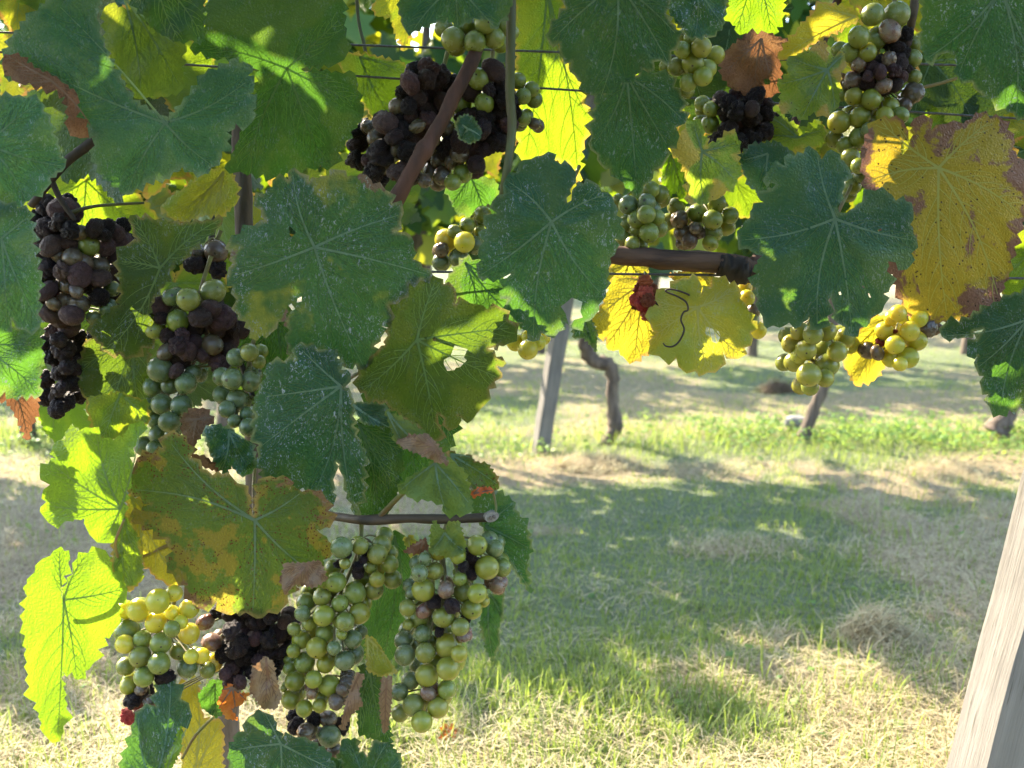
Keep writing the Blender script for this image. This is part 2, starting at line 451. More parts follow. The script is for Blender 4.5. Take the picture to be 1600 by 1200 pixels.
def inside(poly, X, Y):
    poly = np.asarray(poly); x1, y1 = poly[:, 0], poly[:, 1]
    x2, y2 = np.roll(x1, -1), np.roll(y1, -1)
    c = np.zeros(len(X), bool)
    for a, b, d, e in zip(x1, y1, x2, y2):
        if b == e: continue
        m = ((b > Y) != (e > Y)) & (X < (d - a) * (Y - b) / (e - b) + a)
        c ^= m
    return c

def seg_dist(X, Y, segs):
    D = np.full(len(X), 1e9)
    for (ax, ay, bx, by) in segs:
        dx, dy = bx - ax, by - ay
        t = np.clip(((X - ax) * dx + (Y - ay) * dy) / (dx * dx + dy * dy + 1e-9), 0, 1)
        D = np.minimum(D, np.hypot(X - ax - t * dx, Y - ay - t * dy))
    return D

def build_leaf(name, poly, J, mapper, unit, mats, rnd, holes=(), grid=7.0, tilt=(0, 0), curl=.18, bulge=2.0, wave=3.0, teeth=13.0, tips=None, vw=1.0, secondary=True):
    """poly, J in pixels (y down); depth offsets in pixels; mapper(x, y, depth_px) -> world"""
    if teeth:
        q = np.array(poly); teeth = min(teeth, max(6.5, .16 * math.sqrt(np.ptp(q[:, 0]) * np.ptp(q[:, 1])) * .75))
    outl = serrate(poly, rnd, teeth) if teeth else list(poly)
    A = np.array(outl)
    size = float(np.max(np.hypot(A[:, 0] - A[:, 0].mean(), A[:, 1] - A[:, 1].mean())))
    # primary veins: the far tips round the junction
    d = np.hypot(A[:, 0] - J[0], A[:, 1] - J[1]); ang = np.arctan2(A[:, 1] - J[1], A[:, 0] - J[0])
    if tips is None:
        tips = []
        for i in np.argsort(-d):
            if d[i] < size * .42: break
            if all(abs((ang[i] - t[2] + math.pi) % (2 * math.pi) - math.pi) > .62 for t in tips):
                mid = (J[0] + .55 * (A[i, 0] - J[0]), J[1] + .55 * (A[i, 1] - J[1]))
                if inside(A, np.array([mid[0]]), np.array([mid[1]]))[0]:
                    tips.append((A[i, 0], A[i, 1], ang[i]))
            if len(tips) == 5: break
    lines = []                                             # polylines with widths
    for t in tips:
        dx, dy = t[0] - J[0], t[1] - J[1]; L = math.hypot(dx, dy)
        bend = rnd.uniform(-.06, .06) * L
        nx, ny = -dy / L, dx / L
        q = lambda f: (J[0] + dx * f + nx * bend * math.sin(math.pi * f), J[1] + dy * f + ny * bend * math.sin(math.pi * f))
        lines.append([[q(k / 12 * .97) for k in range(13)], 3.6 * vw, .9 * vw])
        if not secondary or size < 34: continue
        fr = [.15, .29, .43, .57, .71, .84]
        for k, f in enumerate(fr):
            for sgn in (1, -1):
                ff = f + (.03 if sgn > 0 else 0) + rnd.uniform(-.02, .02)
                o = q(ff); aa = math.atan2(dy, dx) + sgn * rnd.uniform(.62, .85)
                LL = L * (.50 - .34 * ff)
                pts = []
                for s in range(9):
                    u = s / 8
                    a2 = aa - sgn * .35 * u
                    x, y = o[0] + math.cos(a2) * LL * u, o[1] + math.sin(a2) * LL * u
                    if s and not inside(A, np.array([x]), np.array([y]))[0]: break
                    pts.append((x, y))
                if len(pts) > 3: lines.append([pts, 1.35 * vw, .4 * vw])
    segs = [(p[i][0], p[i][1], p[i + 1][0], p[i + 1][1]) for p, _, _ in lines for i in range(0, len(p) - 1)]
    ph = [rnd.uniform(0, 6.28) for _ in range(4)]
    fr1, fr2 = rnd.uniform(1.5, 2.6) / size, rnd.uniform(2.6, 4.2) / size
    def depth(X, Y):
        u, v = X - J[0], Y - J[1]
        r = np.hypot(u, v) / size
        z = tilt[0] * u + tilt[1] * v + curl * size * r * r * .5
        z = z + wave * (np.sin(u * fr1 * 3 + ph[0]) * np.cos(v * fr1 * 3 + ph[1]) + .5 * np.sin((u + v) * fr2 * 2 + ph[2])) * np.minimum(1, r * 1.4)
        if segs:
            dv = seg_dist(X, Y, segs)
            z = z - bulge * (1 - np.exp(-(dv / 7.0) ** 2))
        return z
    x0, y0 = A.min(0); x1, y1 = A.max(0)
    gx, gy = np.meshgrid(np.arange(x0, x1, grid), np.arange(y0, y1, grid * .87))
    gx = gx + (np.arange(gx.shape[0]) % 2)[:, None] * grid * .5
    gx, gy = gx.ravel() + NPR.uniform(-.15, .15, gx.size) * grid, gy.ravel() + NPR.uniform(-.15, .15, gy.size) * grid
    oseg = [(A[i, 0], A[i, 1], A[(i + 1) % len(A), 0], A[(i + 1) % len(A), 1]) for i in range(len(A))]
    hs = [serrate(h, rnd, teeth or 13) for h in holes]
    for h in hs: oseg += [(h[i][0], h[i][1], h[(i + 1) % len(h)][0], h[(i + 1) % len(h)][1]) for i in range(len(h))]
    ok = inside(A, gx, gy) & (seg_dist(gx, gy, oseg) > grid * .45)
    for h in hs: ok &= ~inside(h, gx, gy)
    gx, gy = gx[ok], gy[ok]
    loops = [outl] + hs
    co, ed = [], []
    for lp in loops:
        b = len(co); co += [Vector(p) for p in lp]
        ed += [(b + i, b + (i + 1) % len(lp)) for i in range(len(lp))]
    co += [Vector((a, b)) for a, b in zip(gx, gy)]
    v, _, f, *_ = delaunay_2d_cdt(co, ed, [], 0, 1e-4, False)
    V = np.array([(p[0], p[1]) for p in v]); Fc = np.array([t for t in f if len(t) == 3])
    cen = V[Fc].mean(1)
    ok = inside(A, cen[:, 0], cen[:, 1])
    for h in hs: ok &= ~inside(h, cen[:, 0], cen[:, 1])
    Fc = Fc[ok]
    W = mapper(V[:, 0], V[:, 1], depth(V[:, 0], V[:, 1]))
    inter = 1 - np.exp(-(seg_dist(V[:, 0], V[:, 1], segs) / 9.0) ** 2) if segs else np.ones(len(V))
    rim = np.exp(-np.maximum(seg_dist(V[:, 0], V[:, 1], oseg[:len(outl)]), 0) / (size * .10))
    UV = np.stack([(V[:, 0] - J[0]), (J[1] - V[:, 1])], 1) * unit
    VV, FF, MI, UU, RR, II = [W], [Fc], [np.zeros(len(Fc), int)], [UV], [rim], [inter]
    base = len(W)
    for p, w0, w1 in lines:
        p = np.array(p); n = len(p)
        t = np.gradient(p, axis=0); t /= (np.linalg.norm(t, axis=1)[:, None] + 1e-9)
        nn = np.stack([-t[:, 1], t[:, 0]], 1)
        w = np.linspace(w0, w1, n)[:, None] * .5
        q = np.concatenate([p + nn * w, p - nn * w])
        dz = depth(q[:, 0], q[:, 1]) - .8
        VV.append(mapper(q[:, 0], q[:, 1], dz))
        i = np.arange(n - 1)
        FF.append(np.concatenate([np.stack([base + i, base + i + 1, base + n + i], 1), np.stack([base + i + 1, base + n + i + 1, base + n + i], 1)]))
        MI.append(np.full(2 * (n - 1), 1 if w0 > 2 * vw else 2, int)); UU.append(q * unit); RR.append(np.zeros(2 * n)); II.append(np.zeros(2 * n)); base += 2 * n
    W = np.concatenate(VV)
    mats = list(mats) + [M['vein_soft'] if mats[1] is M['vein'] else mats[1]]
    return np_mesh(name, W, np.concatenate(FF), mats, True, np.concatenate(MI), np.concatenate(UU), {'rim': np.concatenate(RR), 'inter': np.concatenate(II)})

VEIN = {'yellow': 'vein_yellow', 'yellow_spotted': 'vein_yellow', 'yellow_green': 'vein_yellow', 'brown': 'vein_brown', 'tan': 'vein_brown', 'rust': 'vein_brown',
        'dark': 'vein_dim', 'back': 'vein_dim', 'backy': 'vein_dim', 'lime': 'vein_dim', 'olive': 'vein_dim'}
HERO = []                                                    # (centre point, lit?) for the light check

def leaf_at(parent, crop, pts, J, Y, mat, label=None, tilt=(0, 0), curl=.26, holes=(), bulge=3.2, wave=5.5, teeth=19.0, tips=None, lit=False, seed=None, vw=1.0):
    ox, oy, s = crop
    poly = [(ox + x * s, oy + y * s) for x, y in pts]
    Jp = (ox + J[0] * s, oy + J[1] * s)
    hs = [[(ox + x * s, oy + y * s) for x, y in h] for h in holes]
    tp = None if tips is None else [(ox + x * s, oy + y * s, 0) for x, y in tips]
    rnd = random.Random(seed if seed is not None else int(Jp[0] * 7 + Jp[1] * 13))
    unit = Y / FPX
    c = P(Jp[0], Jp[1], Y)
    cn = np.array(c)
    me = build_leaf('leaf', poly, Jp, lambda x, y, d: PA(x, y, Y + d * unit) - cn, unit, [M[mat], M[VEIN.get(mat, 'vein')]], rnd,
                    holes=hs, tilt=tilt, curl=curl, bulge=bulge, wave=wave, teeth=teeth, tips=tp, vw=vw, grid=8.0)
    o = link('leaf', me, parent, c)
    if label: o['label'] = label
    a = np.array(poly)
    HERO.append((a, Y, lit))
    return o

# ------------------------------------------------------------------ ground
def gh(x, y):
    return (fbm(x * 1.3 + 7, y * 1.3 + 3, 3) - .5) * .05 + (fbm(x * 5 + 1, y * 5, 8) - .5) * .022

def hayness(x, y):
    """0 green .. 1 dry hay"""
    h = fbm(x * 1.9 + 11, y * 2.9 + 5, 21) * .75 + fbm(x * 6, y * 8, 31) * .25
    h = np.clip((h - .37) / .17, 0, 1) * np.where(y > 3.3, .55, 1) * np.where(y < 1.75, .72, 1)
    for rowY in (3.02, 5.1):                               # lush strip under the vine rows
        h = h * (1 - .7 * np.exp(-((y - rowY) / .24) ** 2))
    h = np.clip(h + .75 * np.exp(-((y - 2.62) / .13) ** 2) * (fbm(x * 3, y * 3, 77) > .42), 0, 1)
    return h

def make_ground():
    k = NT('mown grass ground')
    v = k.n('ShaderNodeNewGeometry').outputs['Position']
    hay = k.attr('hay')
    f = k.noise(v, 38, 5, .7); g = k.noise(k.scale(v, (1, .6, 1)), 160, 4, .7)
    dry = k.mix(k.ramp(g, .35, .65), (.36, .29, .185), (.22, .17, .105))
    grn = k.mix(k.ramp(g, .35, .65), (.17, .20, .11), (.11, .13, .07))
    c = k.mix(k.ramp(k.math('ADD', k.math('MULTIPLY', f, .5), k.math('MULTIPLY', hay, .6)), .38, .68), grn, dry)
    k.set(k.b.inputs['Base Color'], c); k.b.inputs['Roughness'].default_value = .95
    k.b.inputs['Specular IOR Level'].default_value = .1
    k.set(k.b.inputs['Normal'], k.bump(g, 1.0, .012))
    xs = np.concatenate([np.linspace(-60, -5, 28)[:-1], np.linspace(-5, 5, 251), np.linspace(5, 60, 28)[1:]])
    ys = np.concatenate([np.linspace(-20, .4, 12)[:-1], np.linspace(.4, 7.5, 179), np.linspace(7.5, 160, 60)[1:]])
    X, Y = np.meshgrid(xs, ys); x, y = X.ravel(), Y.ravel()
    near = np.exp(-np.maximum(np.maximum(np.abs(x) - 6, y - 8), 0))
    z = gh(x, y) * near
    n = len(xs); i, j = np.meshgrid(np.arange(len(ys) - 1), np.arange(n - 1), indexing='ij'); a = (i * n + j).ravel()
    me = np_mesh('ground', np.stack([x, y, z], 1), np.stack([a, a + 1, a + n + 1, a + n], 1), k.m, True, attr={'hay': hayness(x, y)})
    o = link('ground', me); o['kind'] = 'structure'
make_ground()

def blade_mat(name, ramp_cols, trans, tmix=.45, rough=.55):
    k = NT(name)
    t = k.attr('tint')
    cr = k.n('ShaderNodeValToRGB'); k.set(cr.inputs[0], t)
    el = cr.color_ramp.elements
    while len(el) < len(ramp_cols): el.new(.5)
    for i, c in enumerate(ramp_cols): el[i].position = i / (len(ramp_cols) - 1); el[i].color = c + (1,)
    k.set(k.b.inputs['Base Color'], cr.outputs[0]); k.b.inputs['Roughness'].default_value = rough
    k.b.inputs['Specular IOR Level'].default_value = .3
    tr = k.n('ShaderNodeBsdfTranslucent')
    k.set(tr.inputs[0], k.mix(.65, cr.outputs[0], trans))
    mx = k.n('ShaderNodeMixShader'); mx.inputs[0].default_value = tmix
    k.t.links.new(k.b.outputs[0], mx.inputs[1]); k.t.links.new(tr.outputs[0], mx.inputs[2]); k.t.links.new(mx.outputs[0], k.out.inputs[0])
    return k.m

def spread(n, y0, y1, power=1.4, wide=.62, margin=.35):
    """points denser towards the camera"""
    u = NPR.rand(n)
    e = 1 - power
    y = (y0 ** e + u * (y1 ** e - y0 ** e)) ** (1 / e)
    x = NPR.uniform(-1, 1, n) * (wide * y + margin)
    return x, y

def blades(x, y, z, h, w, yaw, lean, tint, name, mat, segs=3, flat=None):
    n = len(x)
    dirx, diry = np.cos(yaw), np.sin(yaw)                  # lean direction
    sx, sy = -diry, dirx                                   # width direction
    V = np.zeros((n, 2 * segs + 1, 3), np.float32)
    for s in range(segs + 1):
        t = s / segs
        off = lean * h * t ** 1.7 if flat is None else h * t
        zz = h * t * np.sqrt(np.clip(1 - (lean * t * .7) ** 2, .08, 1)) if flat is None else flat[0] + flat[1] * np.sin(math.pi * t) + flat[2] * t
        cx, cy, cz = x + dirx * off, y + diry * off, z + zz
        if flat is not None:
            cx = cx + sx * flat[3] * math.sin(math.pi * t); cy = cy + sy * flat[3] * math.sin(math.pi * t)
        ww = w * (1 - t ** 1.6 * .9) * .5
        if s < segs:
            V[:, 2 * s] = np.stack([cx - sx * ww, cy - sy * ww, cz], 1)
            V[:, 2 * s + 1] = np.stack([cx + sx * ww, cy + sy * ww, cz], 1)
        else:
            V[:, 2 * s] = np.stack([cx, cy, cz], 1)
    m = 2 * segs + 1
    T = []
    for s in range(segs - 1): T += [(2 * s, 2 * s + 1, 2 * s + 3), (2 * s, 2 * s + 3, 2 * s + 2)]
    T.append((2 * segs - 2, 2 * segs - 1, 2 * segs))
    F = (np.arange(n)[:, None, None] * m + np.array(T)[None]).reshape(-1, 3)
    return np_mesh(name, V.reshape(-1, 3), F, mat, True, attr={'tint': np.repeat(tint, m)})

M['grass'] = blade_mat('grass blades', [(.090, .145, .055), (.155, .21, .062), (.235, .27, .075), (.42, .37, .20)], (.40, .52, .06))
M['hay'] = blade_mat('dry cut grass', [(.24, .18, .105), (.41, .34, .20), (.52, .46, .29), (.35, .37, .16)], (.55, .45, .26), .3, .7)
M['clover'] = blade_mat('clover leaves', [(.06, .14, .05), (.10, .20, .055), (.15, .25, .06), (.24, .27, .09)], (.42, .58, .07))

def make_grass():
    # short sward
    x, y = spread(150000, .95, 7.5, 1.5)
    hay = hayness(x, y)
    keep = NPR.rand(len(x)) > hay * .80
    x, y, hay = x[keep], y[keep], hay[keep]
    n = len(x)
    lush = np.clip((fbm(x * 2.3 + 31, y * 2.3, 55) - .45) * 5, 0, 1)
    front = np.exp(-((y - 1.22) / .20) ** 2) * (.15 + .6 * (fbm(x * 4, y * 4, 91) > .52))
    strip = np.exp(-((y - 3.02) / .2) ** 2)
    h = (.008 + .014 * NPR.rand(n)) * (1 + .9 * lush + 1.3 * front + 1.9 * strip)
    tint = np.clip(.36 + .30 * (fbm(x * 3, y * 3, 14) - .3) + .28 * hay + NPR.normal(0, .14, n), 0, 1)
    o = link('grass', blades(x, y, gh(x, y) - .003, h, .0016 + .0016 * NPR.rand(n), NPR.uniform(0, 6.28, n), NPR.uniform(.15, .95, n), tint, 'grass', M['grass']))
    o['kind'] = 'stuff'
    # taller single blades, in tufts
    tx, ty = spread(1250, 1.0, 3.4, 1.9)
    k = np.where(ty < 1.42, 1.0, np.where(ty > 2.75, .8, .22)) * (.4 + fbm(tx * 5, ty * 5, 63))
    sel = NPR.rand(len(tx)) < k; tx, ty = tx[sel], ty[sel]
    cnt = NPR.randint(2, 9, len(tx))
    x = np.repeat(tx, cnt) + NPR.normal(0, .02, cnt.sum()); y = np.repeat(ty, cnt) + NPR.normal(0, .02, cnt.sum()); n = len(x)
    o = link('tall_grass', blades(x, y, gh(x, y) - .003, NPR.uniform(.025, .066, n) * np.where(y < 1.55, 1, .75), NPR.uniform(.0014, .0030, n),
                                  NPR.uniform(0, 6.28, n), NPR.uniform(.1, .75, n), np.clip(NPR.normal(.45, .2, n), 0, 1), 'tall_grass', M['grass'], 4))
    o['kind'] = 'stuff'
    # mown hay lying in drifts
    x, y = spread(190000, .95, 6.5, 1.55)
    hay = hayness(x, y)
    keep = NPR.rand(len(x)) < .10 + .9 * hay
    x, y, hay = x[keep], y[keep], hay[keep]; n = len(x)
    L = NPR.uniform(.018, .055, n)
    lift = NPR.rand(n) ** 2.2
    flat = (.002 + .016 * NPR.rand(n) * (.5 + hay), .010 * lift, .018 * lift * NPR.normal(0, 1, n), L * NPR.uniform(-.25, .25, n))
    tint = np.clip(.15 + .6 * fbm(x * 2, y * 2, 41) + NPR.normal(0, .16, n), 0, 1)
    o = link('hay', blades(x, y, gh(x, y), L, NPR.uniform(.0006, .0015, n), NPR.uniform(0, 6.28, n), 0, tint, 'hay', M['hay'], 3, flat))
    o['kind'] = 'stuff'
    # clover and weeds: small round leaflets on short stalks
    N = 26000
    x = NPR.uniform(-3.2, 3.2, N); y = np.where(NPR.rand(N) < .72, NPR.normal(3.02, .15, N), NPR.uniform(1.0, 5.4, N))
    den = np.where(np.abs(y - 3.02) < .34, .10 + 1.0 * np.clip((fbm(x * 2.2, y * 2.2, 19) - .45) * 4, 0, 1), .55 * np.clip((fbm(x * 3 + 4, y * 3, 23) - .56) * 6, 0, 1))
    keep = NPR.rand(N) < den; x, y = x[keep], y[keep]; n = len(x)
    z = gh(x, y) + NPR.uniform(.008, .06, n) * np.where(np.abs(y - 3.02) < .34, 1, .45)
    r = NPR.uniform(.0025, .0085, n)
    az, tl = NPR.uniform(0, 6.28, n), NPR.uniform(0, .7, n)
    th = np.linspace(0, 2 * math.pi, 7)[:-1]
    nx, ny, nz = np.sin(tl) * np.cos(az), np.sin(tl) * np.sin(az), np.cos(tl)
    ux, uy, uz = nz, 0 * nz, -nx; ul = np.hypot(ux, uz); ux, uz = ux / ul, uz / ul
    vx, vy, vz = ny * uz - nz * uy, nz * ux - nx * uz, nx * uy - ny * ux
    V = np.stack([x[:, None] + r[:, None] * (np.cos(th) * ux[:, None] + np.sin(th) * vx[:, None]),
                  y[:, None] + r[:, None] * (np.cos(th) * uy[:, None] + np.sin(th) * vy[:, None]),
                  z[:, None] + r[:, None] * (np.cos(th) * uz[:, None] + np.sin(th) * vz[:, None]) + .002 * np.cos(3 * th)], 2)
    F = (np.arange(n)[:, None, None] * 6 + np.array([(0, 1, 2), (0, 2, 3), (0, 3, 4), (0, 4, 5)])[None]).reshape(-1, 3)
    o = link('clover', np_mesh('clover', V.reshape(-1, 3), F, M['clover'], True, attr={'tint': np.repeat(np.clip(NPR.normal(.45, .22, n), 0, 1), 6)}))
    o['kind'] = 'stuff'
make_grass()

# ------------------------------------------------------------------ vine rows behind
def lowleaf():
    """one lobed leaf of 22 triangles, about 1 unit radius, in the xz plane facing -y"""
    a = [(-172, .18), (-150, .72), (-128, .62), (-108, .92), (-84, .60), (-62, .92), (-40, .70), (-22, .88), (0, 1.12), (22, .88), (40, .70), (62, .92), (84, .60), (108, .92), (128, .62), (150, .72), (172, .18)]
    v = [(0, 0, 0)] + [(r * math.sin(math.radians(t)), .18 * r * r + .05 * math.sin(3 * math.radians(t)), -r * math.cos(math.radians(t))) for t, r in a]
    f = [(0, i, i + 1) for i in range(1, len(a))]
    return np.array(v), np.array(f)
LV, LF = lowleaf()

def rot_from(nrm, roll):
    """(n,3,3): local -y -> nrm, local z about up, rolled"""
    nrm = nrm / np.linalg.norm(nrm, axis=1)[:, None]
    yax = -nrm
    up = np.tile(np.array([0., 0, 1]), (len(nrm), 1))
    xax = np.cross(yax, up); xax /= np.linalg.norm(xax, axis=1)[:, None] + 1e-6
    zax = np.cross(xax, yax)
    c, s = np.cos(roll)[:, None], np.sin(roll)[:, None]
    return np.stack([xax * c + zax * s, yax, zax * c - xax * s], 2)

def leaf_cloud(pos, nrm, roll, size, name, mats):
    R = rot_from(nrm, roll)
    V = np.einsum('nij,kj->nki', R, LV) * size[:, None, None] + pos[:, None, :]
    F = (np.arange(len(pos))[:, None, None] * len(LV) + LF[None]).reshape(-1, 3)
    uv = np.repeat(NPR.rand(len(pos), 2) * 3, len(LV), 0) + np.tile(LV[:, [0, 2]] * .07, (len(pos), 1))
    mi = np.repeat(NPR.randint(0, len(mats), len(pos)), len(LF))
    return np_mesh(name, V.reshape(-1, 3), F, mats, True, mi, uv, {'rim': np.tile(np.clip(np.hypot(LV[:, 0], LV[:, 2]) - .35, 0, 1), len(pos))})

def hang_normals(n, spread_=.75):
    v = NPR.normal(0, 1, (n, 3)) * spread_ + np.where(NPR.rand(n) < .5, 1, -1)[:, None] * np.array([[0, -1.0, 0]]) + np.array([[0, 0, .45]])
    return v

def row_vine(x, Y, trunk, label, group, nleaf=400, low=.56, top=1.50):
    root = empty('grapevine', (x, Y, gh(np.array([x]), np.array([Y]))[0]), label, 'grapevine', group)
    pts = [Vector(p) for p in trunk[0]]
    o = link('trunk', tube([([p - root.location for p in pts], trunk[1], 0)], M['bark'], 10, .16, int(x * 100) & 255), root, root.location)
    m = nleaf
    zz = low + (top - low) * NPR.rand(m) ** .9
    wid = .30 - .10 * (zz - low) / (top - low)
    pos = np.stack([NPR.uniform(-.42, .42, m), NPR.normal(0, .55, m) * wid, zz - root.location.z], 1)
    link('foliage', leaf_cloud(pos, hang_normals(m), NPR.normal(0, .5, m), NPR.uniform(.045, .085, m), 'foliage', [M['back'], M['thick'], M['backy']]), root, root.location)['kind'] = 'stuff'
    return root

def simple_trunk(x, Y, lean, r=.021):
    z = gh(np.array([x]), np.array([Y]))[0]
    return ([(x, Y, z - .03), (x + lean * .2, Y, z + .15), (x + lean * .7, Y + .02, z + .38), (x + lean, Y, z + .75), (x + lean * 1.2 + .03, Y, z + 1.25)], [r * 1.35, r * 1.05, r, r * 1.05, r * .5])

Y2 = 3.0
G2 = 'vines of the second row'
# the crooked trunk beside the grey post, traced
t = [P(945, 704, Y2), P(948, 692, Y2), P(956, 680, Y2), P(962, 665, Y2), P(958, 638, Y2), P(956, 612, Y2), P(958, 588, Y2), P(949, 569, Y2), P(931, 566, Y2), P(919, 552, Y2), P(915, 532, Y2), P(922, 490, Y2), P(925, 250, Y2)]
row_vine(P(956, 696, Y2).x, Y2, (t, [.026, .019, .019, .023, .019, .018, .020, .023, .022, .024, .022, .018, .012]), 'crooked grapevine trunk bending left at the top beside the grey post', G2)
t = [P(1254, 684, Y2), P(1262, 665, Y2), P(1276, 630, Y2), P(1292, 590, Y2), P(1300, 540, Y2), P(1300, 430, Y2), P(1290, 250, Y2)]
row_vine(P(1255, 684, Y2).x, Y2, (t, [.023, .019, .018, .018, .018, .017, .012]), 'slanting thin grapevine trunk beside a pale stone', G2)
t = [P(1556, 676, Y2), P(1566, 660, Y2), P(1578, 640, Y2), P(1590, 600, Y2), P(1600, 540, Y2), P(1610, 400, Y2), P(1600, 250, Y2)]
row_vine(P(1560, 676, Y2).x, Y2, (t, [.042, .035, .026, .02, .018, .017, .012]), 'grapevine trunk with thick foot at the right picture edge', G2)
for i in range(-4, 6):
    x = P(955, 690, Y2).x + .598 * i
    if i in (0, 1, 2): continue
    row_vine(x, Y2, simple_trunk(x, Y2, RND.uniform(-.05, .09)), 'grapevine of the second row hidden behind the front leaves', G2)
Y3 = 5.1
G3 = 'vines of the third row'
for i in range(-11, 10):
    x = P(1175, 545, Y3).x + .549 * i
    lab = {0: 'far grapevine trunk seen below the pale yellow leaf', 2: 'far grapevine trunk seen left of the dark leaf at right'}.get(i, 'grapevine of the third row mostly behind the front leaves')
    row_vine(x, Y3, simple_trunk(x, Y3, .10 if i == 2 else RND.uniform(-.03, .07), .022), lab, G3, 190, .50)
# the row at the photographer's back, which closes the aisle
GB = 'vines of the row behind the camera'
for i in range(-4, 5):
    x = .2 + .6 * i
    row_vine(x, -1.25, simple_trunk(x, -1.25, RND.uniform(-.05, .08)), 'grapevine of the row behind the camera', GB, 330, .45, 1.5)
# rows still farther off: one mass each
for Yr in (7.2, 9.3):
    m = 3600
    pos = np.stack([NPR.uniform(-9, 9, m), NPR.normal(Yr, .14, m), NPR.uniform(.5, 1.5, m)], 1)
    o = link('vineyard_row', leaf_cloud(pos, hang_normals(m), NPR.normal(0, .5, m), NPR.uniform(.06, .1, m), 'vineyard_row', [M['back'], M['backy']]))
    prop(o, 'far vineyard row seen only as a green mass', 'vineyard row', 'far vineyard rows', 'stuff')
# wooded edge at the end of the vineyard
def far_tree(x, y, h):
    root = empty('tree', (x, y, 0), 'dark green tree of the wood edge beyond the vineyard', 'tree', 'trees beyond the vineyard')
    link('trunk', tube([([(0, 0, 0), (.1, 0, h * .4), (0, .1, h * .8)], [.25, .2, .06], 0)], M['bark'], 8, .1), root, root.location)
    m = 700
    d = NPR.normal(0, 1, (m, 3)); d /= np.linalg.norm(d, axis=1)[:, None]
    cl = NPR.normal(0, .33, (14, 3)) + [0, 0, .1]
    pos = cl[NPR.randint(0, 14, m)] + d * NPR.uniform(.12, .34, (m, 1))
    pos = pos * [h * .34, h * .34, h * .36] + [0, 0, h * .62]
    link('crown', leaf_cloud(pos, d + [0, -.3, .4], NPR.normal(0, 1, m), NPR.uniform(.22, .45, m), 'crown', [M['dark']]), root, root.location)['kind'] = 'stuff'
for i in range(9): far_tree(-20 + 5 * i + RND.uniform(-1, 1), 34 + RND.uniform(-3, 5), RND.uniform(7, 11))

# ------------------------------------------------------------------ posts, stone, hay mounds, fallen leaf
def post(name, base, top, wx, wy, yaw, mat, label, group):
    base, top = Vector(base), Vector(top)
    ax = (top - base); L = ax.length; z = ax.normalized()
    x = Vector((math.cos(yaw), math.sin(yaw), 0)); x = (x - z * x.dot(z)).normalized(); y = z.cross(x)
    bm = bmesh.new()
    n = 26; rings = []
    rr = random.Random(len(label))
    ch = .10
    for i in range(n + 1):
        t = i / n
        w, d = wx * .5 * (1 + rr.uniform(-.012, .012)), wy * .5 * (1 + rr.uniform(-.012, .012))
        pr = [(-w, -d * (1 - ch)), (-w * (1 - ch), -d), (w * (1 - ch), -d), (w, -d * (1 - ch)), (w, d * (1 - ch)), (w * (1 - ch), d), (-w * (1 - ch), d), (-w, d * (1 - ch))]
        jx, jy = rr.uniform(-.0011, .0011), rr.uniform(-.0011, .0011)
        rings.append([bm.verts.new((a + jx + rr.uniform(-.0007, .0007), b + jy + rr.uniform(-.0007, .0007), t * L)) for a, b in pr])
    for i in range(n):
        for j in range(8):
            bm.faces.new((rings[i][j], rings[i][(j + 1) % 8], rings[i + 1][(j + 1) % 8], rings[i + 1][j]))
    bm.faces.new(rings[-1]); bm.faces.new(rings[0][::-1])
    me = bpy.data.meshes.new(name); bm.to_mesh(me); bm.free(); me.materials.append(M[mat])
    o = link(name, me)
    o.matrix_world = Matrix.Translation(base) @ Matrix((x, y, z)).transposed().to_4x4()
    return prop(o, label, 'post', group)

GP = 'wooden trellis posts'
b = P(843, 712, Y2 - .06); u = (P(874, 515, Y2 - .06) - b).normalized()
post('wooden_post', b - u * .12, b + u * 1.35, .043, .050, .30, 'post_grey', 'grey weathered post leaning right beside the crooked trunk', GP)
YP = .93
b = P(1566, 1200, YP); u = (P(1689, 745, YP) - b).normalized()
post('wooden_post', b - u * .42, b + u * 1.0, .090, .053, math.radians(15), 'post_pale', 'pale sunlit timber post leaning in at the lower right corner', GP)

def stone(c, r, label):
    bm = bmesh.new(); bmesh.ops.create_icosphere(bm, subdivisions=3, radius=1)
    for v in bm.verts:
        k = 1 + .28 * mnoise.noise(v.co * 1.3 + Vector((3, 1, 2))) + .08 * mnoise.noise(v.co * 4)
        v.co = Vector((v.co.x * k * r, v.co.y * k * r * .8, v.co.z * k * r * .85))
    for f in bm.faces: f.smooth = True
    me = bpy.data.meshes.new('stone'); bm.to_mesh(me); bm.free(); me.materials.append(M['stone'])
    return prop(link('stone', me, None, c), label, 'stone')
stone(ground(1249, 682) + Vector((0, .02, .034)), .042, 'pale field stone lying at the foot of the slanting vine trunk')

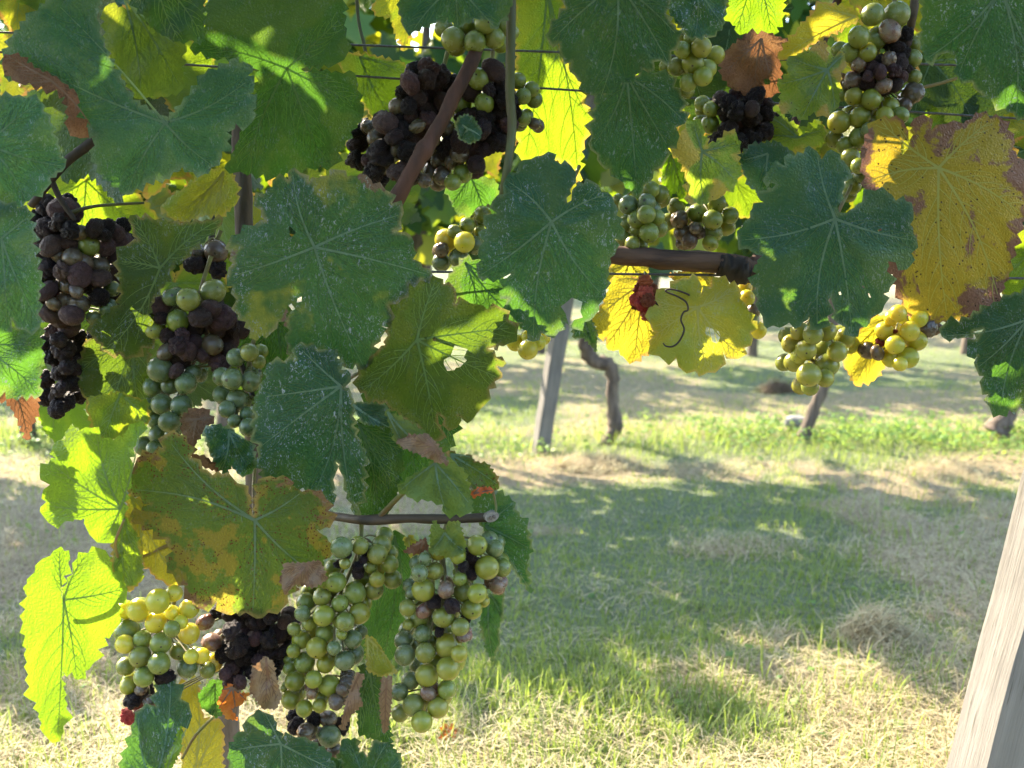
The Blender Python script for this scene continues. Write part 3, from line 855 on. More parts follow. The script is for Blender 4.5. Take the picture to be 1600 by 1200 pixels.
def hay_mound(px, py, w, h, mat, label, n=1500, dep=.7):
    c = ground(px, py)
    a = NPR.uniform(0, 6.28, n); rr = np.sqrt(NPR.rand(n))
    lx, ly = np.cos(a) * rr * w, np.sin(a) * rr * w * dep
    lz = h * np.clip(1 - rr ** 2, 0, 1) * NPR.uniform(.15, 1.0, n) * (.7 + .6 * fbm((lx + c.x) * 18, (ly + c.y) * 18, 4))
    L = NPR.uniform(.03, .09, n); yaw = NPR.uniform(0, 6.28, n)
    flat = (lz * 0, NPR.uniform(0, .012, n), NPR.normal(0, .018, n), L * NPR.uniform(-.3, .3, n))
    me = blades(lx - np.cos(yaw) * L * .5, ly - np.sin(yaw) * L * .5, np.maximum(lz, .004), L, NPR.uniform(.0009, .0022, n), yaw, 0, np.clip(NPR.normal(.4, .25, n), 0, 1), 'hay_mound', M[mat], 3, flat)
    # the matted core
    m = 24; th = np.linspace(0, 2 * math.pi, m, endpoint=False)
    V = [(0, 0, h * .78)]; F = []
    for i, q in enumerate((.35, .65, .9, 1.05)):
        for t2 in th:
            k = 1 + .12 * math.sin(3 * t2 + i) + .08 * math.sin(7 * t2)
            V.append((math.cos(t2) * q * w * .85 * k, math.sin(t2) * q * w * dep * .85 * k, h * .78 * (1 - q * q) - (.02 if i == 3 else 0)))
    for j in range(m): F.append((0, 1 + j, 1 + (j + 1) % m))
    for i in range(3):
        for j in range(m):
            a0, a1 = 1 + i * m + j, 1 + i * m + (j + 1) % m
            F += [(a0, a0 + m, a1 + m), (a0, a1 + m, a1)]
    root = empty('hay_mound', c, label, 'hay mound', 'mounds of mown hay')
    link('strands', me, root, c)['kind'] = 'stuff'
    link('matted_core', np_mesh('matted_core', V, F, M['hay_pile' if mat == 'hay' else 'hay_dark'], True), root, c)
M['hay_old'] = blade_mat('old brown hay', [(.07, .045, .03), (.12, .085, .05), (.18, .13, .08)], (.2, .13, .06), .15, .8)
hay_mound(1368, 1015, .062, .062, 'hay', 'rounded tuft of grey hay standing up on the shaded lawn at right', 1500)
hay_mound(1215, 612, .080, .050, 'hay_old', 'dark brown mound of old hay behind the hanging olive grapes', 700)
hay_mound(935, 728, .120, .030, 'hay', 'low sunlit drift of hay at the foot of the crooked trunk', 1100)
hay_mound(1465, 742, .150, .026, 'hay', 'flat drift of hay in front of the rightmost trunk', 1100)
hay_mound(1085, 742, .11, .022, 'hay', 'low pinkish drift of hay between the two trunks', 800)
hay_mound(1140, 868, .12, .020, 'hay', 'wide matted drift of hay in the middle of the shaded lawn', 900)
hay_mound(1200, 1010, .07, .02, 'hay', 'small matted drift of hay left of the rounded hay tuft', 600)

def local_leaf(name, mats, seed, curl=.25, wave=6, poly=None):
    """generic five lobed vine leaf in local metres, junction at the origin, tip to -z, facing -y; radius about 1"""
    rnd = random.Random(seed)
    key = [(-176, .10), (-165, .52), (-150, .66), (-135, .70), (-118, .60), (-100, .86), (-84, .72), (-74, .62), (-58, .98), (-42, .86), (-30, .72), (-15, .95), (0, 1.18), (15, .95), (30, .72), (42, .86), (58, .98), (74, .62), (84, .72), (100, .86), (118, .60), (135, .70), (150, .66), (165, .52), (176, .10)]
    R = 150.0
    pts = []
    for t, r in key:
        r *= R * rnd.uniform(.9, 1.1); t = math.radians(t + rnd.uniform(-3, 3))
        pts.append((r * math.sin(t), r * math.cos(t)))
    pts.insert(0, (0, -4))
    u = 1 / R
    return build_leaf(name, poly or pts, (0, 0), lambda x, y, d: np.stack([x * u, d * u, -y * u], 1), u * .065, mats, rnd, grid=19, curl=curl, wave=wave, bulge=3.5, teeth=20, vw=1.1)

c = ground(703, 1158)
o = link('fallen_leaf', local_leaf('fallen_leaf', [M['rust'], M['vein_brown']], 4, .9, 14), None, c + Vector((0, 0, .016)))
o.scale = (.016,) * 3; o.rotation_euler = (math.radians(-38), .3, .5)
prop(o, 'rust red fallen leaf lying on the sunlit grass below the grapes', 'leaf')

# ------------------------------------------------------------------ the two foreground vines
CA, CB, CC, CD = (0, 0, .26875), (390, 0, .26875), (780, 0, .26875), (1170, 0, .26875)
CE, CF, CG, CH = (0, 290, .26875), (340, 240, .31666), (680, 220, 1 / 3), (1130, 200, .35)
CI, CK, CL, CM = (0, 580, .26875), (380, 500, .30), (0, 840, .30), (420, 780, .35)
CN, CO, C1 = (700, 480, .31666), (1150, 480, .31669), (0, 0, 1.0)

GV = 'vines of the front row'
VA = empty('grapevine', (P(352, 1190, .97).x, .97, 0), 'large grapevine nearest the camera filling the left half with leaves', 'grapevine', GV)
VB = empty('grapevine', (1.02, 1.0, 0), 'near grapevine whose leaves hang in at the upper right above the lawn', 'grapevine', GV)

def base_trunk(v, pts, rad):
    return link('trunk', tube([([Vector(p) - v.location for p in pts], rad, 0)], M['bark'], 12, .14, 3), v, v.location)
t1 = [Vector((VA.location.x, .97, -.04)), Vector((VA.location.x + .01, .97, .08)), P(356, 1120, .97), P(392, 900, .97), P(398, 780, .97), P(394, 600, .97), P(386, 430, .97), P(378, 270, .98), P(372, 60, 1.0), P(360, -200, 1.05), P(340, -420, 1.12)]
base_trunk(VA, t1, [.024, .017, .0105, .009, .0085, .0085, .0085, .0085, .008, .007, .004])
t2 = [Vector((1.02, 1.0, -.04)), Vector((1.0, 1.0, .2)), Vector((.93, .99, .42)), P(1760, 250, 1.02), P(1700, 60, 1.03), P(1640, -120, 1.06), P(1600, -400, 1.1)]
base_trunk(VB, t2, [.030, .022, .020, .018, .014, .010, .005])
# canes
px_tube('cane', VA, [(752, 40, .93), (742, 84, .87), (722, 126, .855), (708, 152, .85), (694, 182, .845), (672, 220, .84), (663, 234, .838), (652, 252, .836), (632, 288, .836), (610, 326, .84)], [18, 22, 21, 24, 21, 23, 31, 24, 24, 29], .85, M['cane_red'], 10, label='thick red brown cane slanting across the brown grapes')
px_tube('cane', VB, [(800, -40), (798, 60), (797, 150), (800, 205), (787, 300), (775, 380, .92)], [14, 15, 15, 14, 13, 10], .84, M['cane_green'], 9, label='upright green cane')
px_tube('cane', VB, [(1182, 428), (1160, 420), (1140, 413), (1050, 406), (960, 398), (880, 392, .93)], [30, 38, 33, 32, 30, 22], .90, M['cordon'], 14, .12, label='thick cut cordon stub with dark knot at its right end')
px_tube('knot', VB, [(1122, 413), (1136, 416), (1152, 424), (1170, 428)], [30, 39, 46, 30], .897, M['cane_dark'], 12, .22)
px_tube('cane', VB, [(1165, 432, .9), (1178, 410, .92), (1192, 380, .95), (1240, 200, 1.0), (1330, -60, 1.05)], [24, 20, 18, 14, 12], .95, M['cane_red'], 9)
c5 = px_tube('cane', VA, [(398, 792, .965), (470, 798, .93), (500, 803, .86), (560, 812), (592, 812), (640, 810), (680, 811), (730, 810), (768, 808)], [12, 13, 14, 15, 18, 14, 17, 15, 16], .815, M['cane_brown'], 10, .04, label='level cut cane with a pale oval cut end')
# the pale oval cut with two pith marks, facing the camera
ce = P(769, 808, .8085); 
def disc(parent, name, c, rx, rz, mat, d):
    th = np.linspace(0, 2 * math.pi, 19)[:-1]
    V = [(0, 0, -d)] + [(rx * math.cos(t), 0, rz * math.sin(t)) for t in th] + [(rx * math.cos(t), .006, rz * math.sin(t)) for t in th]
    F = [(0, 1 + i, 1 + (i + 1) % 18) for i in range(18)] + [(1 + i, 19 + i, 19 + (i + 1) % 18) for i in range(18)] + [(1 + i, 19 + (i + 1) % 18, 1 + (i + 1) % 18) for i in range(18)]
    o = link(name, np_mesh(name, V, F, M[mat], False), parent)
    return o
o = disc(VA, 'cut_end', ce, .0062, .0042, 'cutwood', .0002); o.location = ce - VA.location; o.rotation_euler = (0, -.25, .35)
for dx in (-3.2, 3.4):
    q = disc(o, 'pith', None, .0013, .0017, 'pith', .0003); q.location = (dx * .0005, -.0014, 0)
px_tube('cane', VA, [(175, 190), (150, 217), (100, 257), (48, 322)], [17, 17, 15, 12], .87, M['cane_dark'], 8)
px_tube('cane', VA, [(82, 285), (95, 312), (118, 345)], [10, 9, 7], .87, M['cane_dark'], 8)
px_tube('cane', VA, [(112, 332), (150, 322), (225, 317)], [7, 5, 4], .88, M['cane_green'], 8)
px_tube('cane', VA, [(395, 620, .93), (345, 470, .96), (330, 380, .98), (345, 300, 1.0)], [9, 9, 10, 10], .95, M['cane_dark'], 8)
px_tube('cane', VB, [(1440, -60), (1425, 30), (1418, 60, .97), (1400, 140, .99)], [14, 13, 11, 9], .94, M['cane_brown'], 8)
px_tube('cane', VA, [(556, -30, 1.0), (560, 30, 1.0), (568, 66, 1.0), (575, 100, 1.0)], 5, 1.0, M['cane_green'], 8)
# stalks of leaves that show
px_tube('petiole', VA, [(268, 850, .80), (215, 873, .80), (165, 912), (130, 930), (104, 938)], [6, 7, 8, 8, 7], .815, M['petiole_red'], 8)
px_tube('petiole', VA, [(594, 806, .815), (630, 770, .80), (660, 745, .79), (683, 722, .79)], [9, 8, 7, 7], .80, M['petiole'], 8)
px_tube('petiole', VA, [(190, 885, .80), (180, 850, .775), (194, 812, .765)], [5, 5, 4], .77, M['petiole_red'], 8)
px_tube('petiole', VA, [(285, 1185), (305, 1150), (334, 1120)], [4, 5, 5], .80, M['petiole'], 8)
px_tube('petiole', VA, [(492, 386, .80), (500, 340, .83), (520, 300, .88)], 6, .8, M['petiole'], 8)
px_tube('petiole', VB, [(862, 347, .83), (882, 310, .85), (905, 260, .9)], 6, .8, M['petiole'], 8)
px_tube('petiole', VB, [(1305, 342, .83), (1320, 310, .88), (1335, 280, .93)], 6, .8, M['petiole'], 8)
px_tube('petiole', VA, [(398, 813, .80), (396, 770, .84), (398, 730, .90)], 6, .8, M['petiole'], 8)
px_tube('petiole', VA, [(679, 531, .82), (670, 480, .86), (650, 430, .9)], 6, .8, M['petiole'], 8)
px_tube('petiole', VA, [(533, 605, .80), (548, 590, .82), (566, 580, .88)], 6, .8, M['petiole'], 8)
px_tube('petiole', VB, [(1440, 137, .95), (1470, 130, .95), (1495, 122, .95)], 5, .95, M['petiole_red'], 8)
px_tube('petiole', VA, [(770, 765, .82), (775, 790, .815), (774, 802, .81)], 4, .81, M['petiole'], 6)
# tendril on the pale yellow leaf
px_tube('tendril', VB, [(1090, 473, .90), (1075, 460, .855), (1050, 452), (1040, 455), (1058, 463), (1072, 472), (1075, 484), (1068, 488), (1064, 500), (1069, 515), (1062, 532), (1052, 541), (1041, 541), (1036, 536)], [3.4, 3.2] + [3] * 10 + [2.6, 2], .852, M['cane_dark'], 6, 0)
px_tube('tendril', VA, [(195, 895), (202, 885), (200, 872), (196, 880), (201, 892), (199, 900)], 2, .84, M['petiole'], 6, 0)

# wires
def wire(a, b, label):
    W = [Vector(a), (Vector(a) + Vector(b)) / 2 + Vector((0, 0, -.003)), Vector(b)]
    o = link('trellis_wire', tube([([w - W[0] for w in W], [.0011] * 3, 0)], M['wire'], 8), None, W[0])
    prop(o, label, 'wire', 'trellis wires of the front row')
def thru(p1, p2, Y, x0, x1):
    a, b = P(*p1, Y), P(*p2, Y); k = (b.z - a.z) / (b.x - a.x)
    return (x0, Y, a.z + k * (x0 - a.x)), (x1, Y, a.z + k * (x1 - a.x))
wire(*thru((545, 65), (1480, 97), .955, -1.3, 1.3), 'upper dark trellis wire crossing above the brown grapes')
wire(*thru((850, 133), (1110, 150), .975, -1.3, 1.3), 'second trellis wire passing just behind the large drooping leaf')
wire(*thru((950, 426), (1110, 427), .90, -.12, 1.3), 'trellis wire just below the cut cordon stub')

# ---- leaves traced from the photograph, nearest ones first
L = leaf_at
L(VA, CA, [(400, -150), (300, -20), (220, 60), (150, 120), (70, 210), (20, 330), (40, 460), (150, 470), (340, 470), (390, 520), (440, 560), (450, 680), (560, 790), (530, 900), (590, 1020), (740, 1135), (850, 1060), (960, 1040), (1060, 970), (1120, 1000), (1190, 1010), (1280, 940), (1290, 880), (1340, 880), (1310, 760), (1365, 750), (1370, 715), (1470, 705), (1470, 640), (1490, 590), (1450, 545), (1480, 490), (1440, 440), (1470, 385), (1390, 370), (1385, 330), (1330, 370), (1190, 430), (1050, 610), (980, 690), (870, 640), (770, 580), (600, 270), (560, 100), (600, -150)], (960, 715), .80, 'teal',
  'big dusty blue green leaf with a wide notch, upper left', tips=[(1440, 470), (1230, 960), (740, 1120), (120, 330), (330, 20)], tilt=(.05, .15))
L(VA, CA, [(640, 20), (740, 60), (860, 150), (1000, 240), (1085, 270), (1055, 330), (1065, 520), (1000, 545), (930, 560), (800, 575), (700, 440), (610, 250), (600, 60)], (720, -20), .83, 'pale', 'pale yellow green folded leaf underside inside the notch of the big leaf', tips=[(1050, 280), (1040, 500), (820, 540)], tilt=(-.3, .2))
L(VA, CA, [(10, 370), (60, 320), (120, 330), (200, 395), (300, 440), (360, 480), (450, 550), (440, 680), (500, 740), (560, 790), (510, 800), (440, 795), (390, 740), (400, 680), (380, 560), (330, 520), (240, 500), (100, 480), (20, 410)], (300, 470), .792, 'brown', 'dry reddish brown curled leaf margin', bulge=1, curl=.5, wave=8, teeth=18)
L(VA, CA, [(640, -120), (760, -10), (800, 50), (860, 130), (930, 195), (1045, 240), (1110, 230), (1185, 220), (1180, 130), (1200, -120)], (900, -140), .77, 'dark', tips=[(1040, 230), (1170, 200), (800, 20)])
L(VA, C1, [(330, -40), (318, 60), (296, 75), (330, 90), (372, 90), (405, 110), (396, 160), (380, 200), (360, 250), (350, 262), (375, 268), (430, 277), (480, 262), (522, 258), (540, 220), (568, 180), (558, 140), (555, 115), (500, 112), (470, 108), (525, 100), (545, 80), (535, 20), (545, -40)], (448, 107), .86, 'dark', 'large dark green leaf in deep shade', tips=[(530, 30), (555, 160), (500, 250), (385, 262), (320, 70)], tilt=(0, .2))
L(VA, C1, [(-60, 150), (20, 150), (60, 155), (78, 190), (90, 225), (102, 262), (78, 278), (68, 300), (40, 315), (0, 325), (-60, 320)], (-20, 225), .77, 'teal', tips=[(100, 260), (60, 160), (40, 312)])
L(VA, C1, [(-60, 318), (10, 318), (45, 328), (52, 360), (55, 400), (65, 440), (60, 470), (62, 512), (40, 516), (18, 498), (8, 520), (-60, 510)], (2, 372), .76, 'teal', tips=[(62, 505), (10, 512), (48, 335)])
L(VA, C1, [(-60, 495), (10, 515), (62, 510), (68, 560), (62, 590), (64, 618), (20, 622), (8, 612), (-60, 640)], (-30, 540), .80, 'green', tips=[(60, 610), (60, 540)])
L(VA, C1, [(-40, 600), (10, 590), (60, 585), (60, 640), (42, 688), (28, 655), (10, 625), (-40, 630)], (15, 595), .83, 'brown', 'browned curled leaf tip at the left edge', tips=[(42, 680), (0, 625)], curl=.6)
L(VA, CF, [(355, 80), (410, 95), (450, 140), (500, 120), (550, 108), (600, 80), (640, 115), (735, 105), (765, 150), (830, 180), (860, 245), (920, 290), (905, 330), (870, 385), (950, 400), (970, 470), (965, 520), (1060, 600), (1000, 625), (945, 640), (910, 720), (845, 745), (860, 830), (805, 850), (805, 910), (770, 950), (770, 1000), (725, 1070), (680, 1040), (625, 1055), (600, 1000), (520, 960), (420, 950), (385, 1000), (345, 945), (355, 870), (352, 790), (365, 740), (340, 790), (300, 830), (265, 885), (175, 915), (140, 830), (100, 795), (95, 720), (65, 690), (75, 655), (45, 610), (75, 540), (50, 440), (110, 395), (180, 355), (235, 330), (215, 280), (180, 225), (270, 165), (285, 120), (350, 130)], (478, 462), .79, 'hero_yellowing',
  'largest blue green leaf in the middle with yellowing left side', tips=[(725, 1060), (1050, 600), (905, 300), (370, 95), (60, 610)], tilt=(.08, .18), vw=1.15,
  holes=[[(395, 715), (415, 705), (415, 730), (390, 735)], [(350, 360), (362, 362), (365, 410), (356, 400)], [(375, 310), (388, 312), (386, 330)]])
L(VA, CK, [(748, -75), (800, -130), (859, -212), (930, -205), (1007, -223), (1044, -186), (1107, -159), (1102, -80), (1186, -86), (1271, -54), (1344, -64), (1429, 52), (1390, 120), (1275, 150), (1370, 225), (1320, 240), (1350, 300), (1310, 320), (1320, 355), (1280, 360), (1270, 430), (1240, 460), (1215, 490), (1195, 520), (1120, 500), (1115, 560), (1040, 550), (1015, 490), (1030, 560), (1025, 630), (960, 600), (850, 520), (740, 430), (640, 420), (630, 380), (590, 350), (600, 290), (640, 230), (690, 170), (740, 130), (760, 30)], (905, 103), .82, 'olive',
  'olive green leaf with a lit hole, right below the largest leaf', tips=[(1000, 600), (1330, 300), (1400, 40), (1000, -200), (620, 370)], tilt=(.1, .2),
  holes=[[(1045, 230), (1080, 188), (1140, 143), (1150, 195), (1165, 210), (1110, 248), (1062, 265)]])
L(VA, CK, [(275, 130), (330, 135), (390, 155), (430, 150), (490, 200), (510, 260), (560, 280), (560, 320), (530, 350), (565, 385), (580, 430), (570, 500), (590, 600), (640, 700), (630, 900), (585, 1025), (540, 900), (500, 750), (482, 740), (470, 830), (470, 965), (380, 890), (240, 870), (110, 830), (100, 780), (65, 770), (85, 650), (55, 560), (60, 440), (80, 370), (120, 300), (125, 230), (150, 215), (270, 205)], (510, 345), .80, 'specked',
  'grey flecked blue green leaf below the largest leaf', tips=[(380, 880), (90, 660), (110, 400), (300, 150), (585, 1010)], tilt=(.15, .12), vw=1.1)
L(VA, CK, [(540, 520), (620, 540), (760, 560), (830, 640), (830, 760), (800, 900), (760, 1000), (700, 1020), (600, 1010), (560, 800)], (600, 540), .86, 'dark', tips=[(800, 880), (700, 1000), (820, 680)])
L(VA, CK, [(560, 435), (600, 427), (740, 440), (790, 520), (850, 590), (800, 600), (760, 555), (690, 545), (620, 540), (590, 480)], (570, 440), .79, 'green', tips=[(830, 590), (740, 545)], curl=.3)
L(VA, CK, [(742, 468), (800, 500), (880, 540), (950, 590), (1000, 640), (1060, 715), (1062, 750), (960, 705), (800, 640), (790, 590), (760, 540)], (752, 478), .765, 'pale', 'folded light green leaf edge with brown rim', tips=[(1050, 740), (820, 620)], curl=.3)
L(VA, CK, [(800, 598), (880, 600), (960, 592), (1005, 640), (1035, 685), (1070, 748), (1010, 742), (950, 712), (830, 662), (795, 630)], (1000, 660), .758, 'tan', 'dry tan curled leaf rim', bulge=1, curl=.6, wave=6, teeth=16)
L(VA, CK, [(1000, 740), (1040, 690), (1090, 730), (1150, 790), (1175, 880), (1190, 965), (1160, 1012), (1060, 1018), (1040, 960), (980, 940), (880, 930), (808, 890), (840, 845), (880, 810)], (1000, 745), .78, 'pale', 'grey green leaf underside above the level cane', tips=[(1180, 960), (1060, 1010), (815, 890)], tilt=(.1, -.1))
L(VA, CK, [(1050, 690), (1090, 680), (1130, 715), (1180, 700), (1205, 738), (1270, 750), (1320, 810), (1335, 860), (1320, 885), (1270, 880), (1200, 900), (1170, 830), (1110, 770)], (1080, 700), .81, 'mottled', tips=[(1330, 860), (1200, 890), (1200, 720)])
L(VA, CK, [(1180, 900), (1230, 870), (1295, 875), (1300, 895), (1240, 905), (1200, 930)], (1200, 905), .80, 'rust', 'small rust pink shrivelled leaf', curl=.7, bulge=1, wave=5)
L(VA, CK, [(1180, 930), (1260, 890), (1330, 890), (1400, 940), (1412, 985), (1450, 1030), (1480, 1090), (1502, 1180), (1480, 1260), (1485, 1340), (1500, 1425), (1440, 1345), (1360, 1225), (1290, 1130), (1250, 1080), (1190, 1000)], (1262, 1072), .83, 'green', 'narrow drooping leaf with pale veins beside the right grape bunch', tips=[(1498, 1410), (1490, 1190), (1400, 960)], tilt=(-.2, .1))
L(VA, CM, [(985, 430), (1015, 425), (1050, 420), (1045, 530), (1025, 580), (1032, 640), (1000, 727), (970, 670), (943, 560), (950, 480)], (985, 420), .87, 'green', tips=[(1000, 715), (1040, 530)], tilt=(-.4, 0))
L(VA, CM, [(500, 150), (580, 145), (640, 260), (620, 400), (600, 520), (560, 700), (480, 760), (380, 650), (400, 560), (440, 420)], (560, 160), .90, 'dark', tips=[(500, 740), (600, 500), (420, 560)])
L(VA, CM, [(430, 640), (432, 608), (470, 620), (500, 660), (535, 720), (577, 772), (500, 792), (440, 765)], (440, 620), .775, 'yellow_green', 'small bright green folded leaf between the two ripe bunches', tips=[(570, 770), (450, 760)], curl=.3)
L(VA, CM, [(410, 740), (440, 760), (500, 790), (530, 900), (548, 1090), (480, 1075), (400, 1045), (395, 900)], (450, 770), .80, 'dark', tips=[(540, 1080), (410, 1030)])
L(VA, CM, [(393, 770), (427, 790), (400, 860), (420, 915), (370, 960), (335, 1032), (318, 1025), (345, 900)], (405, 780), .77, 'tan', 'dry tan ragged leaf strip between the bunches', curl=.5, bulge=1, wave=6)
L(VA, CM, [(505, 800), (550, 790), (548, 900), (530, 1032), (508, 1042), (494, 900)], (525, 800), .765, 'tan', 'rolled dry grey leaf strip beside the right bunch', curl=.9, bulge=1, wave=5)
L(VA, CM, [(330, 1070), (400, 1075), (402, 1130), (440, 1150), (470, 1075), (540, 1090), (590, 1150), (592, 1300), (320, 1300), (305, 1160)], (440, 1290), .80, 'green', tips=[(360, 1080), (520, 1095), (585, 1160)])
L(VA, CM, [(195, 1160), (238, 1137), (280, 1150), (330, 1165), (330, 1300), (180, 1300)], (260, 1290), .78, 'green', tips=[(235, 1145), (325, 1175)])
L(VA, CL, [(1275, 960), (1320, 920), (1370, 908), (1430, 950), (1440, 1000), (1462, 1055), (1540, 1040), (1620, 1060), (1700, 1110), (1750, 1200), (1750, 1330), (1200, 1330), (1193, 1110), (1240, 1010), (1272, 1010)], (1462, 1075), .765, 'teal', 'blue green leaf at the bottom edge under the black grapes', tips=[(1380, 915), (1200, 1110), (1740, 1210), (1450, 1320)])
L(VA, CL, [(890, 712), (915, 760), (940, 840), (990, 890), (1002, 930), (940, 980), (925, 1050), (870, 1150), (850, 1320), (590, 1330), (640, 1150), (700, 960), (730, 900), (815, 880), (820, 800), (850, 740)], (800, 1300), .755, 'green', 'green leaf rising at the bottom edge below the yellow green grapes', tips=[(890, 720), (995, 920), (720, 930), (640, 1160)], tilt=(.1, -.2))
L(VA, CL, [(945, 978), (945, 1100), (905, 1180), (850, 1290), (830, 1290), (870, 1150), (905, 1080), (925, 1020)], (850, 1270), .75, 'lime', 'sunlit lime folded leaf edge at the bottom', curl=.1, bulge=1, lit=True)
L(VA, CL, [(930, 760), (1030, 733), (1042, 850), (1060, 940), (1150, 950), (1165, 1050), (1150, 1300), (960, 1300), (935, 1000)], (1000, 1290), .84, 'yellow', 'yellow leaf at the bottom beside the green leaf', tips=[(1020, 745), (1150, 960)])
L(VA, CL, [(1030, 820), (1100, 742), (1190, 738), (1195, 900), (1120, 942), (1050, 885)], (1120, 760), .82, 'dark', tips=[(1120, 930), (1050, 850)])
L(VA, CL, [(320, 45), (335, 70), (360, 65), (355, 130), (330, 200), (310, 260), (322, 320), (350, 240), (380, 190), (400, 110), (460, 80), (550, 65), (570, 100), (625, 110), (605, 150), (640, 230), (665, 265), (610, 340), (620, 400), (590, 490), (545, 520), (490, 650), (405, 740), (375, 700), (310, 685), (330, 780), (345, 890), (330, 980), (310, 1062), (225, 1020), (190, 860), (150, 840), (140, 650), (120, 440), (140, 240), (180, 180), (220, 110), (260, 95)], (332, 325), .80, 'lime', 'glowing lime green backlit leaf hanging at the lower left', tips=[(300, 1040), (400, 730), (655, 265), (450, 90), (310, 60)], lit=True, tilt=(-.15, .1))
L(VA, CI, [(830, 292), (800, 390), (755, 500), (765, 600), (730, 700), (725, 830), (690, 920), (650, 1000), (600, 1000), (520, 950), (490, 855), (380, 870), (280, 880), (235, 790), (270, 760), (250, 690), (290, 660), (230, 610), (280, 540), (330, 510), (310, 430), (380, 400), (390, 345), (520, 330), (590, 390), (640, 385), (660, 400), (720, 390), (740, 340)], (700, 800), .765, 'lime', 'sunlit lime leaf with a dark leaf shadow above the glowing leaf', tips=[(260, 780), (560, 360), (820, 310), (600, 990), (300, 540)], lit=True, tilt=(-.1, .25))
L(VA, CI, [(740, 718), (880, 770), (790, 870), (870, 900), (975, 960), (1012, 1030), (970, 1080), (1040, 1140), (1045, 1240), (990, 1250), (900, 1190), (830, 1110), (780, 960), (735, 830)], (760, 730), .79, 'yellow', 'sunlit yellow leaf with red tips behind the mottled leaf', tips=[(1030, 1220), (870, 775), (1000, 1020), (830, 1100)], lit=True)
L(VA, CI, [(680, 850), (740, 820), (790, 930), (830, 1090), (830, 1210), (760, 1280), (700, 1240), (655, 1150), (655, 1000)], (720, 840), .785, 'back', tips=[(740, 1270), (820, 1120)])
L(VA, C1, [(258, 679), (280, 679), (293, 693), (298, 714), (317, 733), (332, 742), (347, 741), (371, 755), (381, 757), (388, 770), (389, 790), (396, 806), (401, 755), (413, 746), (449, 746), (451, 766), (494, 767), (509, 779), (521, 815), (509, 824), (494, 826), (500, 833), (513, 845), (519, 866), (504, 875), (511, 909), (490, 918), (462, 912), (441, 951), (420, 957), (410, 966), (384, 957), (354, 960), (339, 939), (315, 951), (300, 939), (288, 915), (270, 897), (261, 885), (270, 861), (258, 846), (261, 843), (239, 827), (220, 819), (202, 806), (236, 787), (199, 768), (196, 747), (220, 712), (255, 701)], (398, 813), .775, 'mottled',
  'green leaf mottled yellow and rust above the ripe grapes', tips=[(395, 955), (205, 765), (265, 690), (470, 770), (505, 905)], tilt=(0, .2), vw=1.1)
L(VA, C1, [(470, 880), (500, 876), (512, 905), (490, 918), (462, 912), (445, 930), (438, 905), (445, 880)], (480, 880), .768, 'tan', 'dry tan patch on the tip of the mottled leaf', curl=.3, bulge=1)
L(VA, CI, [(1180, 350), (1220, 320), (1260, 310), (1340, 330), (1400, 390), (1470, 420), (1485, 500), (1475, 570), (1440, 602), (1390, 600), (1345, 550), (1310, 600), (1270, 560), (1220, 480), (1205, 415)], (1330, 345), .81, 'specked', tips=[(1460, 580), (1290, 580), (1480, 440)])
L(VA, CI, [(1060, 265), (1120, 215), (1200, 220), (1245, 285), (1195, 340), (1145, 400), (1120, 480), (1200, 500), (1260, 550), (1275, 588), (1180, 552), (1125, 530), (1080, 400), (1055, 350)], (1140, 280), .83, 'brown', 'crumpled dry brown leaf in front of the shaded bunch', curl=.8, wave=9, bulge=1, teeth=16)
L(VB, CG, [(410, 90), (450, 85), (500, 70), (530, 50), (560, 90), (590, 110), (640, 120), (660, 190), (642, 230), (620, 290), (650, 205), (740, 190), (780, 240), (830, 260), (840, 290), (860, 320), (850, 350), (890, 430), (840, 460), (850, 510), (820, 550), (800, 700), (765, 770), (740, 830), (700, 850), (640, 880), (610, 850), (580, 895), (540, 920), (500, 900), (458, 942), (430, 890), (410, 850), (360, 820), (345, 740), (305, 742), (320, 690), (362, 618), (290, 652), (200, 640), (215, 560), (205, 500), (230, 470), (205, 450), (240, 410), (225, 390), (290, 340), (270, 280), (320, 250), (335, 170), (380, 150)], (545, 380), .82, 'teal',
  'clean blue green leaf hanging in the picture centre', tips=[(460, 930), (205, 635), (340, 190), (800, 250), (780, 720)], tilt=(.05, .15), vw=1.1, holes=[[(612, 760), (640, 735), (665, 745), (680, 800), (650, 840), (635, 880), (622, 850), (612, 810)]])
L(VB, CC, [(410, -120), (390, 50), (340, 110), (290, 180), (290, 250), (350, 250), (370, 340), (420, 360), (440, 440), (480, 480), (510, 545), (555, 560), (580, 607), (600, 540), (660, 520), (710, 480), (760, 480), (830, 400), (870, 425), (900, 360), (940, 355), (980, 385), (1000, 300), (1030, 290), (1048, 220), (1030, 170), (970, 80), (985, 40), (1010, -120)], (690, -100), .77, 'specked', 'grey flecked leaf hanging from the top centre', tips=[(580, 595), (300, 240), (985, 370), (1040, 210)], tilt=(0, .25), vw=1.1)
L(VB, CC, [(960, -100), (985, 60), (1040, 140), (1090, 200), (1140, 218), (1200, 205), (1240, 217), (1300, 150), (1315, 60), (1340, -100)], (1150, -90), .80, 'specked', tips=[(1140, 210), (1300, 140)])
L(VB, CC, [(760, 470), (850, 395), (910, 420), (990, 440), (1060, 560), (1078, 720), (1030, 740), (1035, 830), (980, 860), (960, 950), (900, 990), (880, 1050), (840, 1080), (805, 1158), (760, 1100), (720, 1060), (690, 1040), (640, 980), (590, 960), (570, 900), (530, 870), (540, 790), (520, 760), (560, 620), (600, 560), (690, 490)], (742, 440), .85, 'specked', 'flecked dark leaf with straight midrib below the top centre leaf', tips=[(805, 1148), (540, 850), (1070, 700), (980, 850)], tilt=(0, .2))
